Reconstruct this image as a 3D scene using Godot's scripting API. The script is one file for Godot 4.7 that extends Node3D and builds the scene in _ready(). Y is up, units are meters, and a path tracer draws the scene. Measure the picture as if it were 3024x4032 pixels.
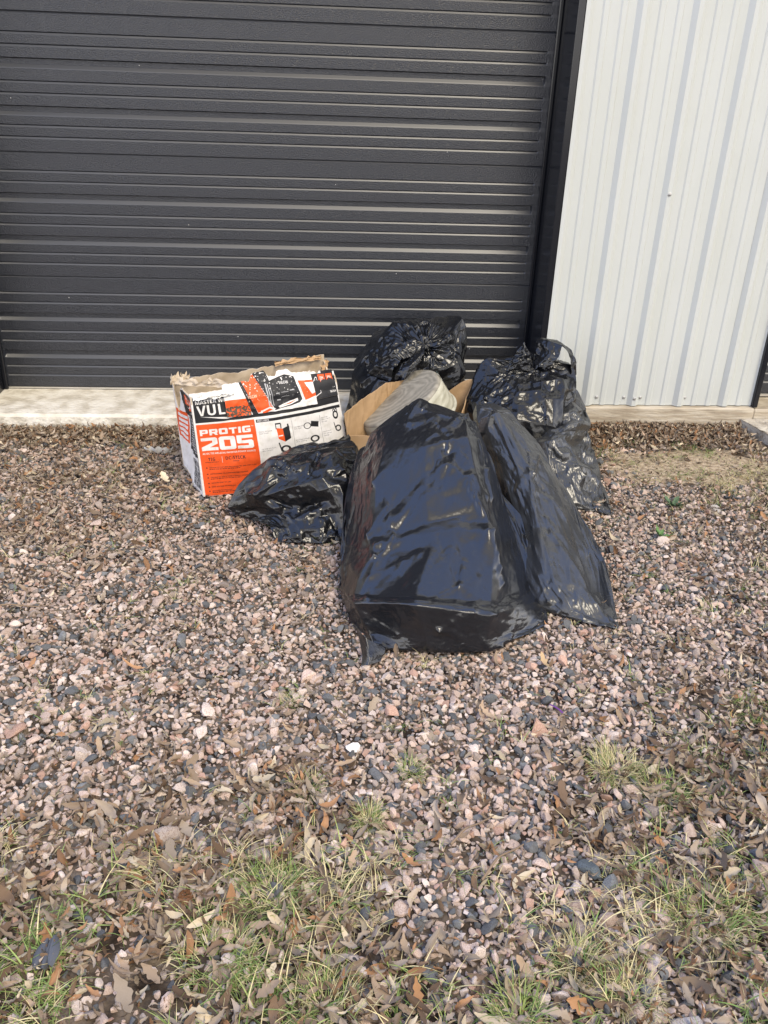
extends Node3D
# A heap of black refuse bags, a crushed printed box and a carton in front of a dark overhead door.

var rng := RandomNumberGenerator.new()
var noise_a := FastNoiseLite.new()
var noise_b := FastNoiseLite.new()
var used := {}

const DOOR_Z := -0.25
const DOOR_L := -1.556
const DOOR_R := 0.999
const SLAB_Y := 0.071
const SHEET_Y := 0.104
const WALL_TOP := 3.1

func _ready():
	# ---------- camera, sky, sun, exposure ----------
	var cam := Camera3D.new()
	cam.name = "camera"
	cam.fov = 62.44
	cam.near = 0.05
	cam.far = 400.0
	cam.position = Vector3(0, 1.453, 3.8387)
	cam.rotation = Vector3(-0.46592, -0.07891, 0.035277)
	add_child(cam)
	cam.current = true
	var sky_mat := ProceduralSkyMaterial.new()
	sky_mat.sky_top_color = Color(0.40, 0.475, 0.635)
	sky_mat.sky_horizon_color = Color(0.89, 0.87, 0.835)
	sky_mat.sky_curve = 0.22
	sky_mat.ground_bottom_color = Color(0.30, 0.27, 0.24)
	sky_mat.ground_horizon_color = Color(0.50, 0.48, 0.45)
	sky_mat.sky_energy_multiplier = 2.1
	sky_mat.sun_angle_max = 70.0
	sky_mat.sun_curve = 0.55
	var env := Environment.new()
	env.background_mode = Environment.BG_SKY
	var sky := Sky.new()
	sky.sky_material = sky_mat
	env.sky = sky
	env.tonemap_mode = Environment.TONE_MAPPER_LINEAR
	env.tonemap_exposure = 1.04
	env.sdfgi_enabled = true
	env.ssao_enabled = true
	env.ssil_enabled = true
	var we := WorldEnvironment.new()
	we.name = "world_environment"
	we.environment = env
	add_child(we)
	var sun := DirectionalLight3D.new()
	sun.name = "sun"
	sun.light_color = Color(1.0, 0.955, 0.875)
	sun.light_energy = 1.05
	sun.light_angular_distance = 26.0
	sun.shadow_enabled = true
	sun.look_at_from_position(Vector3(0.29, 0.76, 0.56) * 10.0, Vector3.ZERO, Vector3.UP)
	add_child(sun)

	rng.seed = 20417
	noise_a.seed = 5
	noise_a.frequency = 1.0
	noise_a.fractal_octaves = 3
	noise_b.seed = 77
	noise_b.frequency = 1.0
	noise_b.fractal_octaves = 2
	make_materials()
	# ---------- setting ----------
	build_ground()
	build_sand()
	build_concrete()
	build_garage_door()
	build_metal_wall()
	build_side_door()
	# ---------- things ----------
	build_welder_box()
	build_carton()
	build_tub()
	build_bags()
	build_ground_cover()
	build_small_things()

# ======================= helpers =======================
var M := {}

func numbered(called: String) -> String:
	if not used.has(called):
		used[called] = 0
		return called
	used[called] += 1
	return "%s_%03d" % [called, used[called]]

func obj(called: String, mesh: Mesh, material: Material, parent: Node = null) -> MeshInstance3D:
	var o := MeshInstance3D.new()
	o.mesh = mesh
	if material:
		o.material_override = material
	if parent:
		o.name = called
		parent.add_child(o, true)
	else:
		o.name = numbered(called)
		add_child(o, true)
	return o

func thing(called: String, label: String, category: String, at := Vector3.ZERO, group := "") -> Node3D:
	var o := Node3D.new()
	o.name = numbered(called)
	add_child(o, true)
	o.position = at
	tag(o, label, category, group)
	return o

func tag(o: Node, label: String, category := "", group := "", kind := ""):
	if label != "": o.set_meta("label", label)
	if category != "": o.set_meta("category", category)
	if group != "": o.set_meta("group", group)
	if kind != "": o.set_meta("kind", kind)

func srgb(r: float, g: float, b: float) -> Color:
	return Color(r / 255.0, g / 255.0, b / 255.0)

func lin(r: float, g: float, b: float) -> Color:
	return Color(r, g, b).linear_to_srgb()

func mat(c: Color, rough := 0.8, metal := 0.0, spec := 0.5) -> StandardMaterial3D:
	var m := StandardMaterial3D.new()
	m.albedo_color = c
	m.roughness = rough
	m.metallic = metal
	m.metallic_specular = spec
	return m

func noise_tex(freq: float, octaves: int, seed_: int, size: int, ramp = null, as_normal := false, bump := 4.0, kind := FastNoiseLite.TYPE_SIMPLEX_SMOOTH, fractal := FastNoiseLite.FRACTAL_FBM) -> NoiseTexture2D:
	var n := FastNoiseLite.new()
	n.seed = seed_
	n.noise_type = kind
	n.frequency = freq
	n.fractal_type = fractal
	n.fractal_octaves = octaves
	var t := NoiseTexture2D.new()
	t.width = size
	t.height = size
	t.seamless = true
	t.noise = n
	if as_normal:
		t.as_normal_map = true
		t.bump_strength = bump
	if ramp != null:
		var g := Gradient.new()
		g.offsets = PackedFloat32Array(ramp[0])
		g.colors = PackedColorArray(ramp[1])
		t.color_ramp = g
	return t

func tri(m: StandardMaterial3D, scale: Vector3, world := true):
	m.uv1_triplanar = true
	m.uv1_world_triplanar = world
	m.uv1_scale = scale

func quad(st: SurfaceTool, a: Vector3, b: Vector3, c: Vector3, d: Vector3):
	# a b c d counter-clockwise seen from the front
	for v in [a, c, b, a, d, c]:
		st.add_vertex(v)

func box(st: SurfaceTool, lo: Vector3, hi: Vector3):
	var p := []
	for k in 8:
		p.append(Vector3(hi.x if k & 1 else lo.x, hi.y if k & 2 else lo.y, hi.z if k & 4 else lo.z))
	quad(st, p[4], p[5], p[7], p[6])
	quad(st, p[1], p[0], p[2], p[3])
	quad(st, p[5], p[1], p[3], p[7])
	quad(st, p[0], p[4], p[6], p[2])
	quad(st, p[6], p[7], p[3], p[2])
	quad(st, p[0], p[1], p[5], p[4])

# a box with its edges chamfered by c
func bevel_box(st: SurfaceTool, lo: Vector3, hi: Vector3, c: float):
	var ctr := (lo + hi) * 0.5
	var h := (hi - lo) * 0.5
	var dirs := [Vector3.RIGHT, Vector3.LEFT, Vector3.UP, Vector3.DOWN, Vector3.BACK, Vector3.FORWARD]
	var pts := func(n: Vector3, u: Vector3, v: Vector3, su: float, sv: float) -> Vector3:
		return ctr + n * absf(n.dot(h)) + u * su * (absf(u.dot(h)) - c) + v * sv * (absf(v.dot(h)) - c)
	for n in dirs:
		var u: Vector3 = Vector3(n.z, n.x, n.y)
		var v: Vector3 = n.cross(u)
		quad(st, pts.call(n, u, v, -1, -1), pts.call(n, u, v, 1, -1), pts.call(n, u, v, 1, 1), pts.call(n, u, v, -1, 1))
	for i in 6:
		for j in range(i + 1, 6):
			var a: Vector3 = dirs[i]
			var b: Vector3 = dirs[j]
			if absf(a.dot(b)) > 0.5: continue
			var w: Vector3 = a.cross(b)
			var p0: Vector3 = pts.call(a, b, w, 1, -1)
			var p1: Vector3 = pts.call(a, b, w, 1, 1)
			var q0: Vector3 = pts.call(b, a, w, 1, -1)
			var q1: Vector3 = pts.call(b, a, w, 1, 1)
			quad(st, p1, p0, q0, q1)
	for sx in [-1, 1]:
		for sy in [-1, 1]:
			for sz in [-1, 1]:
				var a := ctr + Vector3(sx * h.x, sy * (h.y - c), sz * (h.z - c))
				var b := ctr + Vector3(sx * (h.x - c), sy * h.y, sz * (h.z - c))
				var d := ctr + Vector3(sx * (h.x - c), sy * (h.y - c), sz * h.z)
				if sx * sy * sz > 0:
					for v in [a, d, b]: st.add_vertex(v)
				else:
					for v in [a, b, d]: st.add_vertex(v)

func new_st() -> SurfaceTool:
	var st := SurfaceTool.new()
	st.begin(Mesh.PRIMITIVE_TRIANGLES)
	return st

func flat(st: SurfaceTool) -> ArrayMesh:
	var s2 := new_st()
	s2.set_smooth_group(-1)
	var arr := st.commit_to_arrays()
	var vs: PackedVector3Array = arr[Mesh.ARRAY_VERTEX]
	for v in vs:
		s2.add_vertex(v)
	s2.generate_normals()
	return s2.commit()

func box_mesh(lo: Vector3, hi: Vector3, c := 0.0) -> ArrayMesh:
	var st := new_st()
	if c > 0.0: bevel_box(st, lo, hi, c)
	else: box(st, lo, hi)
	return flat(st)

# smooth grid surface; two-sided rendering needs no back faces
func grid_mesh(p: PackedVector3Array, nu: int, nv: int, wrap: bool, uv := PackedVector2Array()) -> ArrayMesh:
	# nv rows of nu points
	var nor := PackedVector3Array()
	nor.resize(p.size())
	var idx := PackedInt32Array()
	var lim := nu if wrap else nu - 1
	for j in nv - 1:
		for i in lim:
			var a := j * nu + i
			var b := j * nu + (i + 1) % nu
			var c := b + nu
			var d := a + nu
			for t in [[a, b, c], [a, c, d]]:
				var n := (p[t[1]] - p[t[0]]).cross(p[t[2]] - p[t[0]])
				if n.length_squared() < 1e-16: continue
				nor[t[0]] += n
				nor[t[1]] += n
				nor[t[2]] += n
				idx.append(t[0]); idx.append(t[2]); idx.append(t[1])
	for k in nor.size():
		nor[k] = nor[k].normalized() if nor[k].length_squared() > 1e-20 else Vector3.UP
	var arr := []
	arr.resize(Mesh.ARRAY_MAX)
	arr[Mesh.ARRAY_VERTEX] = p
	arr[Mesh.ARRAY_NORMAL] = nor
	if uv.size() == p.size():
		arr[Mesh.ARRAY_TEX_UV] = uv
	arr[Mesh.ARRAY_INDEX] = idx
	var m := ArrayMesh.new()
	m.add_surface_from_arrays(Mesh.PRIMITIVE_TRIANGLES, arr)
	return m

func smooth(a: float, b: float, x: float) -> float:
	var t := clampf((x - a) / (b - a), 0.0, 1.0)
	return t * t * (3.0 - 2.0 * t)

# ======================= materials =======================
func make_materials():
	var m: StandardMaterial3D
	# soil between the stones
	m = mat(Color.WHITE, 0.95, 0.0, 0.2)
	m.albedo_texture = noise_tex(0.02, 5, 3, 512, [[0.2, 0.45, 0.62, 0.85], [lin(0.035, 0.026, 0.02), lin(0.075, 0.057, 0.042), lin(0.13, 0.10, 0.075), lin(0.2, 0.16, 0.12)]])
	m.normal_enabled = true
	m.normal_texture = noise_tex(0.05, 5, 9, 512, null, true, 6.0)
	tri(m, Vector3(1.1, 1.1, 1.1))
	M.soil = m
	m = mat(Color.WHITE, 0.95, 0.0, 0.2)
	m.albedo_texture = noise_tex(0.03, 5, 13, 512, [[0.2, 0.5, 0.75], [lin(0.23, 0.175, 0.12), lin(0.36, 0.285, 0.20), lin(0.45, 0.365, 0.265)]])
	m.normal_enabled = true
	m.normal_texture = noise_tex(0.07, 5, 14, 512, null, true, 5.0)
	tri(m, Vector3(2.2, 2.2, 2.2))
	M.sand = m
	# pale door apron of weathered concrete
	m = mat(Color.WHITE, 0.9, 0.0, 0.3)
	m.albedo_texture = noise_tex(0.012, 6, 31, 512, [[0.2, 0.5, 0.8], [lin(0.46, 0.42, 0.35), lin(0.60, 0.56, 0.485), lin(0.68, 0.65, 0.58)]])
	m.normal_enabled = true
	m.normal_texture = noise_tex(0.05, 4, 32, 512, null, true, 3.0)
	tri(m, Vector3(1.4, 1.4, 1.4))
	M.concrete = m
	# the form-boarded edge, with streaks along its length
	m = mat(Color.WHITE, 0.92, 0.0, 0.25)
	m.albedo_texture = noise_tex(0.012, 5, 33, 512, [[0.2, 0.5, 0.8], [lin(0.31, 0.26, 0.195), lin(0.42, 0.365, 0.285), lin(0.50, 0.45, 0.37)]])
	m.normal_enabled = true
	m.normal_texture = noise_tex(0.03, 4, 34, 512, null, true, 4.0)
	tri(m, Vector3(0.7, 7.0, 2.0))
	M.sill = m
	m = mat(Color.WHITE, 0.9, 0.0, 0.3)
	m.albedo_texture = noise_tex(0.015, 5, 36, 256, [[0.2, 0.5, 0.8], [lin(0.27, 0.24, 0.20), lin(0.42, 0.38, 0.32), lin(0.52, 0.48, 0.41)]])
	m.normal_enabled = true
	m.normal_texture = noise_tex(0.06, 4, 37, 256, null, true, 4.0)
	tri(m, Vector3(2, 2, 2))
	M.stoop = m
	# embossed charcoal door skin
	m = mat(lin(0.0105, 0.0125, 0.0185), 0.33, 0.0, 0.62)
	m.normal_enabled = true
	m.normal_scale = 0.38
	m.normal_texture = noise_tex(0.03, 3, 41, 512, null, true, 7.0, FastNoiseLite.TYPE_SIMPLEX, FastNoiseLite.FRACTAL_RIDGED)
	tri(m, Vector3(3.0, 6.5, 3.0))
	M.door = m
	M.door_rib = mat(lin(0.012, 0.0145, 0.021), 0.42, 0.0, 0.85)
	m = mat(lin(0.009, 0.010, 0.0135), 0.2, 0.0, 0.45)
	M.trim = m
	m = mat(lin(0.030, 0.031, 0.034), 0.5, 0.0, 0.4)
	M.seal = m
	m = mat(lin(0.62, 0.60, 0.56), 0.35, 0.8, 0.5)
	M.bare_metal = m
	# white painted steel
	m = mat(lin(0.475, 0.495, 0.485), 0.42, 0.0, 0.5)
	m.roughness_texture = noise_tex(0.01, 3, 51, 256, [[0.2, 0.8], [Color(0.85, 0.85, 0.85), Color(1, 1, 1)]])
	m.albedo_texture = noise_tex(0.006, 5, 52, 512, [[0.25, 0.6, 0.8], [Color(0.985, 0.985, 0.98), Color(1, 1, 1), Color(0.995, 0.995, 0.99)]])
	tri(m, Vector3(0.9, 0.35, 0.9))
	M.white = m
	m = mat(lin(0.45, 0.45, 0.44), 0.35, 0.6, 0.5)
	M.screw = m
	# cardboard
	m = mat(Color.WHITE, 0.88, 0.0, 0.25)
	m.albedo_texture = noise_tex(0.01, 5, 61, 256, [[0.2, 0.5, 0.8], [lin(0.36, 0.235, 0.125), lin(0.43, 0.285, 0.16), lin(0.48, 0.325, 0.19)]])
	m.normal_enabled = true
	m.normal_scale = 0.5
	m.normal_texture = noise_tex(0.03, 3, 62, 256, null, true, 2.0)
	tri(m, Vector3(2.5, 2.5, 2.5), false)
	M.kraft = m
	m = mat(Color.WHITE, 0.9, 0.0, 0.2)
	m.albedo_texture = noise_tex(0.012, 5, 63, 256, [[0.2, 0.5, 0.8], [lin(0.40, 0.315, 0.22), lin(0.50, 0.41, 0.30), lin(0.56, 0.47, 0.36)]])
	tri(m, Vector3(3, 3, 3), false)
	M.liner = m
	m = mat(lin(0.70, 0.69, 0.66), 0.85, 0.0, 0.2)
	M.paper = m
	# the grey tub
	m = mat(Color.WHITE, 0.6, 0.0, 0.4)
	m.albedo_texture = swirl_texture()
	M.tub_base = m
	m = mat(Color.WHITE, 0.55, 0.0, 0.4)
	m.albedo_texture = noise_tex(0.02, 5, 66, 256, [[0.2, 0.5, 0.8], [lin(0.27, 0.255, 0.19), lin(0.42, 0.405, 0.32), lin(0.56, 0.55, 0.46)]])
	tri(m, Vector3(2, 5, 2), false)
	M.tub_side = m
	# refuse bag film
	for k in 3:
		m = mat([lin(0.0085, 0.0092, 0.0115), lin(0.026, 0.027, 0.0285), lin(0.0065, 0.007, 0.0085)][k], [0.25, 0.31, 0.23][k], 0.0, [0.58, 0.62, 0.5][k])
		m.normal_enabled = true
		m.normal_scale = [0.10, 0.14, 0.10][k]
		m.normal_texture = noise_tex(0.012, 4, 71 + k, 512, null, true, 10.0, FastNoiseLite.TYPE_SIMPLEX, FastNoiseLite.FRACTAL_RIDGED)
		m.roughness_texture = noise_tex(0.01, 4, 75, 256, [[0.25, 0.75], [Color(0.8, 0.8, 0.8), Color(1, 1, 1)]])
		tri(m, Vector3(2.2, 2.2, 2.2), false)
		M["film%d" % k] = m
	# gravel
	m = mat(Color.WHITE, 0.85, 0.0, 0.3)
	m.vertex_color_use_as_albedo = true
	m.albedo_texture = noise_tex(0.05, 3, 81, 128, [[0.15, 0.4, 0.6, 0.85], [Color(0.72, 0.66, 0.64), Color(0.95, 0.93, 0.92), Color(1, 1, 1), Color(0.80, 0.78, 0.77)]])
	tri(m, Vector3(0.7, 0.7, 0.7), false)
	M.stone = m
	m = mat(Color.WHITE, 0.75, 0.0, 0.3)
	m.vertex_color_use_as_albedo = true
	M.leaf = m
	m = mat(Color.WHITE, 0.6, 0.0, 0.4)
	m.vertex_color_use_as_albedo = true
	m.backlight_enabled = true
	m.backlight = Color(0.12, 0.16, 0.05)
	M.blade = m

func swirl_texture() -> ImageTexture:
	var n := 256
	var img := Image.create(n, n, false, Image.FORMAT_RGB8)
	var f := FastNoiseLite.new()
	f.seed = 4
	f.frequency = 0.9
	f.fractal_octaves = 4
	for y in n:
		for x in n:
			var u := (x + 0.5) / n * 2.0 - 1.0
			var v := (y + 0.5) / n * 2.0 - 1.0
			var w := f.get_noise_2d(u * 1.1, v * 1.1)
			var r := sqrt(pow(u + 0.12 + 0.12 * w, 2) + pow((v - 0.05) * 1.35 + 0.12 * w, 2))
			var s := 0.5 + 0.5 * sin(r * 34.0 + w * 9.0)
			var g := f.get_noise_2d(u * 6.0 + 9.0, v * 6.0)
			var k := 0.86 + 0.15 * s * smooth(0.05, 0.3, r) + 0.10 * g - 0.10 * (1.0 - smooth(0.0, 0.25, r))
			img.set_pixel(x, y, lin(0.285 * k * k, 0.262 * k * k, 0.215 * k * k))
	return ImageTexture.create_from_image(img)

# ======================= setting =======================
func gh(x: float, z: float) -> float:
	return -0.008 + 0.005 * noise_a.get_noise_2d(x * 1.7, z * 1.7) + 0.004 * noise_b.get_noise_2d(x * 5.0, z * 5.0)

func build_ground():
	var xs := []
	var zs := []
	for e in [-150.0, -60.0, -25.0, -12.0, -7.0, -5.0]: xs.append(e)
	for i in 121: xs.append(-4.0 + i * 8.0 / 120.0)
	for e in [5.0, 7.0, 12.0, 25.0, 60.0, 150.0]: xs.append(e)
	for e in [-80.0, -30.0, -12.0, -4.0, -1.5]: zs.append(e)
	for i in 91: zs.append(-0.6 + i * 6.0 / 90.0)
	for e in [6.5, 8.5, 13.0, 25.0, 60.0, 150.0]: zs.append(e)
	var p := PackedVector3Array()
	for z in zs:
		for x in xs:
			p.append(Vector3(x, gh(x, z) if absf(x) < 6.0 and z > -1.0 and z < 8.0 else -0.01, z))
	# rows go towards the camera: reverse so that the normals look up
	var q := PackedVector3Array()
	for j in zs.size():
		for i in xs.size():
			q.append(p[(zs.size() - 1 - j) * xs.size() + i])
	var o := obj("ground", grid_mesh(q, xs.size(), zs.size(), false), M.soil)
	tag(o, "bare brown soil under the gravel and leaves", "", "", "structure")

func build_sand():
	# a sheet of washed-out sand lying 4 mm over the soil, its edge ragged
	var p := PackedVector3Array()
	var nr := 14
	var na := 72
	for j in nr + 1:
		for i in na:
			var a := TAU * i / na
			var t := maxf(0.001, float(j) / nr)
			var r := 1.0 + 0.30 * noise_b.get_noise_2d(cos(a) * 2.2, sin(a) * 2.2)
			var x := 1.62 + cos(a) * 0.46 * r * t
			var z := 0.50 - sin(a) * 0.235 * r * t
			p.append(Vector3(x, gh(x, z) + 0.0075 * (1.0 - pow(t, 3.0)) - 0.004 * pow(t, 6.0), z))
	var o := obj("sandy_ground", grid_mesh(p, na, nr + 1, true), M.sand)
	tag(o, "patch of bare pale sandy ground at the right below the white wall", "", "", "structure")

func build_concrete():
	# door apron: a slab whose top runs under the door
	var st := new_st()
	bevel_box(st, Vector3(-1.75, -0.2, -0.9), Vector3(1.06, SLAB_Y, 0.112), 0.012)
	var o := obj("concrete_apron", flat(st), M.concrete)
	tag(o, "pale weathered concrete apron under the overhead door", "", "", "structure")
	for s in [[-6.0, -1.752], [1.062, 2.11]]:
		var f := obj("foundation", box_mesh(Vector3(s[0], -0.2, -0.5), Vector3(s[1], SHEET_Y - 0.004, 0.031), 0.006), M.sill)
		tag(f, "", "", "", "structure")
	var f2 := obj("foundation", box_mesh(Vector3(2.112, -0.2, -0.5), Vector3(6.0, SHEET_Y - 0.01, 0.024), 0.006), M.sill)
	tag(f2, "", "", "", "structure")
	# stoop at the right edge, cut at an angle
	st = new_st()
	var y0 := -0.2
	var y1 := 0.048
	var a := Vector3(2.045, 0, 0.034)
	var b := Vector3(2.10, 0, 0.25)
	var c := Vector3(2.16, 0, 0.60)
	var pts := [a, b, c, Vector3(4.5, 0, 0.62), Vector3(4.5, 0, 0.034)]
	for i in pts.size():
		var u: Vector3 = pts[i]
		var v: Vector3 = pts[(i + 1) % pts.size()]
		quad(st, u + Vector3(0, y0, 0), v + Vector3(0, y0, 0), v + Vector3(0, y1, 0), u + Vector3(0, y1, 0))
	for i in range(1, pts.size() - 1):
		for v in [pts[0], pts[i + 1], pts[i]]:
			st.add_vertex(v + Vector3(0, y1, 0))
	var s2 := obj("concrete_stoop", flat(st), M.stoop)
	tag(s2, "grey concrete stoop with a chipped edge at the right of the wall", "", "", "structure")

# one door section: horizontal grooves pressed into a flat skin
func door_section_mesh(x0: float, x1: float, h: float) -> ArrayMesh:
	var prof := [Vector2(0.0, -0.004), Vector2(0.004, 0.0)]
	for g in [[0.114, 0], [0.2, 0], [0.311, 1], [0.435, 0], [0.52, 0], [0.651, 1], [0.775, 0], [0.86, 0]]:
		var y: float = g[0] * h
		if g[1] == 0:
			prof.append_array([Vector2(y - 0.0065, 0.0), Vector2(y - 0.0055, -0.0003), Vector2(y + 0.0008, -0.0040), Vector2(y + 0.0015, -0.0052), Vector2(y + 0.0048, 0.0)])
		else:
			prof.append_array([Vector2(y - 0.0215, 0.0), Vector2(y - 0.0195, -0.0006), Vector2(y - 0.0175, -0.0018), Vector2(y - 0.0055, -0.0105), Vector2(y - 0.005, -0.012), Vector2(y - 0.0045, -0.0125), Vector2(y + 0.0155, -0.0125), Vector2(y + 0.0195, 0.0)])
	prof.append_array([Vector2(h - 0.004, 0.0), Vector2(h, -0.004)])
	var e0 := x0 + 0.058
	var e1 := x1 - 0.075
	var cols := [[x0, 0.0], [e0, 0.0], [e0 + 0.006, 1.0], [e1 - 0.006, 1.0], [e1, 0.0], [x1, 0.0]]
	var skin := new_st()
	var ribs := new_st()
	for j in prof.size() - 1:
		for i in cols.size() - 1:
			var p: Vector2 = prof[j]
			var q: Vector2 = prof[j + 1]
			var st := ribs if absf(p.y - q.y) > 0.0001 else skin
			var edge0 := 1.0 if j == 0 or j == prof.size() - 2 else 0.0
			var c0: float = maxf(cols[i][1], edge0)
			var c1: float = maxf(cols[i + 1][1], edge0)
			quad(st, Vector3(cols[i][0], p.x, p.y * c0), Vector3(cols[i + 1][0], p.x, p.y * c1), Vector3(cols[i + 1][0], q.x, q.y * c1), Vector3(cols[i][0], q.x, q.y * c0))
	# back and edges
	quad(skin, Vector3(x1, 0, -0.045), Vector3(x0, 0, -0.045), Vector3(x0, h, -0.045), Vector3(x1, h, -0.045))
	quad(skin, Vector3(x0, h, -0.004), Vector3(x1, h, -0.004), Vector3(x1, h, -0.045), Vector3(x0, h, -0.045))
	quad(skin, Vector3(x0, 0, -0.045), Vector3(x1, 0, -0.045), Vector3(x1, 0, -0.004), Vector3(x0, 0, -0.004))
	var m := flat(skin)
	m.add_surface_from_arrays(Mesh.PRIMITIVE_TRIANGLES, flat(ribs).surface_get_arrays(0))
	m.surface_set_material(0, M.door)
	m.surface_set_material(1, M.door_rib)
	return m

func build_garage_door():
	var t := thing("garage_door", "wide charcoal overhead door with horizontal pressed ribs behind the bags", "garage door", Vector3(0, 0, DOOR_Z))
	var sec := door_section_mesh(DOOR_L - 0.04, DOOR_R + 0.04, 0.533)
	for k in 4:
		var s := obj("door_section", sec, null, t)
		s.position = Vector3(0, SLAB_Y + 0.012 + 0.5335 * k, 0)
	obj("bottom_rail", box_mesh(Vector3(DOOR_L - 0.03, SLAB_Y + 0.004, -0.04), Vector3(DOOR_R + 0.03, SLAB_Y + 0.0115, 0.004)), M.bare_metal, t)
	var speck := RandomNumberGenerator.new()
	speck.seed = 61
	for e in [[-0.62, 0.86], [-1.2, 0.52], [-0.15, 0.20], [0.34, 0.66], [-1.33, 1.36], [-0.78, 1.50], [0.05, 1.05], [0.72, 0.30], [-0.42, 0.345], [0.55, 1.2]]:
		var z := speck.randf_range(0.0022, 0.003)
		obj("paint_speck", box_mesh(Vector3(e[0], e[1], -0.002), Vector3(e[0] + z, e[1] + z * 1.2, 0.0016), 0.0004), M.paper, t)
	obj("bottom_seal", box_mesh(Vector3(DOOR_L - 0.03, SLAB_Y - 0.004, -0.035), Vector3(DOOR_R + 0.03, SLAB_Y + 0.0035, -0.002)), M.seal, t)
	# frame: a thing of its own, fixed to the wall
	var f := thing("door_frame", "glossy black metal door frame between the overhead door and white wall", "door frame")
	var top := SLAB_Y + 0.012 + 0.5335 * 4
	for sd in [[DOOR_R, 1.0], [DOOR_L, -1.0]]:
		var x: float = sd[0]
		var d: float = sd[1]
		var o := func(a: float, b: float, y0: float, y1: float, z0: float, z1: float, c := 0.0) -> ArrayMesh:
			var l := x + d * a
			var r := x + d * b
			return box_mesh(Vector3(minf(l, r), y0, z0), Vector3(maxf(l, r), y1, z1), c)
		obj("door_stop", o.call(-0.012, 0.006, SLAB_Y + 0.001, top, DOOR_Z + 0.003, DOOR_Z + 0.02, 0.004), M.trim, f)
		obj("jamb", o.call(0.006, 0.034, SLAB_Y + 0.001, top + 0.03, DOOR_Z + 0.0, 0.004, 0.002), M.trim, f)
		obj("outer_trim", o.call(0.004, 0.0345, SLAB_Y + 0.002, top + 0.05, 0.0045, 0.017, 0.003), M.trim, f)
	obj("head_jamb", box_mesh(Vector3(DOOR_L - 0.034, top, DOOR_Z), Vector3(DOOR_R + 0.034, top + 0.03, 0.003), 0.002), M.trim, f)
	obj("head_trim", box_mesh(Vector3(DOOR_L - 0.034, top - 0.002, 0.0045), Vector3(DOOR_R + 0.034, top + 0.05, 0.0165), 0.003), M.trim, f)

# ribbed sheet from x0 to x1, ribs every 0.2286 m counted from 1.271
func rib_sheet(x0: float, x1: float, y0: float, y1: float) -> ArrayMesh:
	var prof := []
	var k0 := int(floor((x0 - 1.271) / 0.2286)) - 1
	for k in range(k0, k0 + 40):
		var c := 1.271 + 0.2286 * k
		prof.append_array([Vector2(c - 0.0295, 0), Vector2(c - 0.0095, 0.019), Vector2(c + 0.0085, 0.019), Vector2(c + 0.0295, 0)])
		for m in [0.078, 0.151]:
			prof.append_array([Vector2(c + m - 0.0165, 0), Vector2(c + m - 0.0095, 0.0048), Vector2(c + m + 0.0095, 0.0048), Vector2(c + m + 0.0145, 0)])
	var line := []
	for i in prof.size() - 1:
		var a: Vector2 = prof[i]
		var b: Vector2 = prof[i + 1]
		if b.x <= x0 or a.x >= x1: continue
		if a.x < x0: a = a.lerp(b, (x0 - a.x) / (b.x - a.x))
		if b.x > x1: b = a.lerp(b, (x1 - a.x) / (b.x - a.x))
		if line.is_empty(): line.append(a)
		line.append(b)
	var st := new_st()
	for i in line.size() - 1:
		var a: Vector2 = line[i]
		var b: Vector2 = line[i + 1]
		quad(st, Vector3(a.x, y0, a.y), Vector3(b.x, y0, b.y), Vector3(b.x, y1, b.y), Vector3(a.x, y1, a.y))
		quad(st, Vector3(b.x, y0, b.y - 0.0012), Vector3(a.x, y0, a.y - 0.0012), Vector3(a.x, y1, a.y - 0.0012), Vector3(b.x, y1, b.y - 0.0012))
		quad(st, Vector3(a.x, y0, a.y - 0.0012), Vector3(b.x, y0, b.y - 0.0012), Vector3(b.x, y0, b.y), Vector3(a.x, y0, a.y))
	return flat(st)

func screw_mesh() -> ArrayMesh:
	var st := new_st()
	var n := 10
	for k in n:
		var a := TAU * k / n
		var b := TAU * (k + 1) / n
		for s in [[0.0085, 0.0, 0.0085, 0.002], [0.0085, 0.002, 0.0052, 0.003], [0.0052, 0.003, 0.0045, 0.0065], [0.0045, 0.0065, 0.0, 0.0075]]:
			var pa := Vector3(cos(a), sin(a), 0)
			var pb := Vector3(cos(b), sin(b), 0)
			quad(st, pa * s[0] + Vector3(0, 0, s[1]), pb * s[0] + Vector3(0, 0, s[1]), pb * s[2] + Vector3(0, 0, s[3]), pa * s[2] + Vector3(0, 0, s[3]))
	return flat(st)

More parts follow.
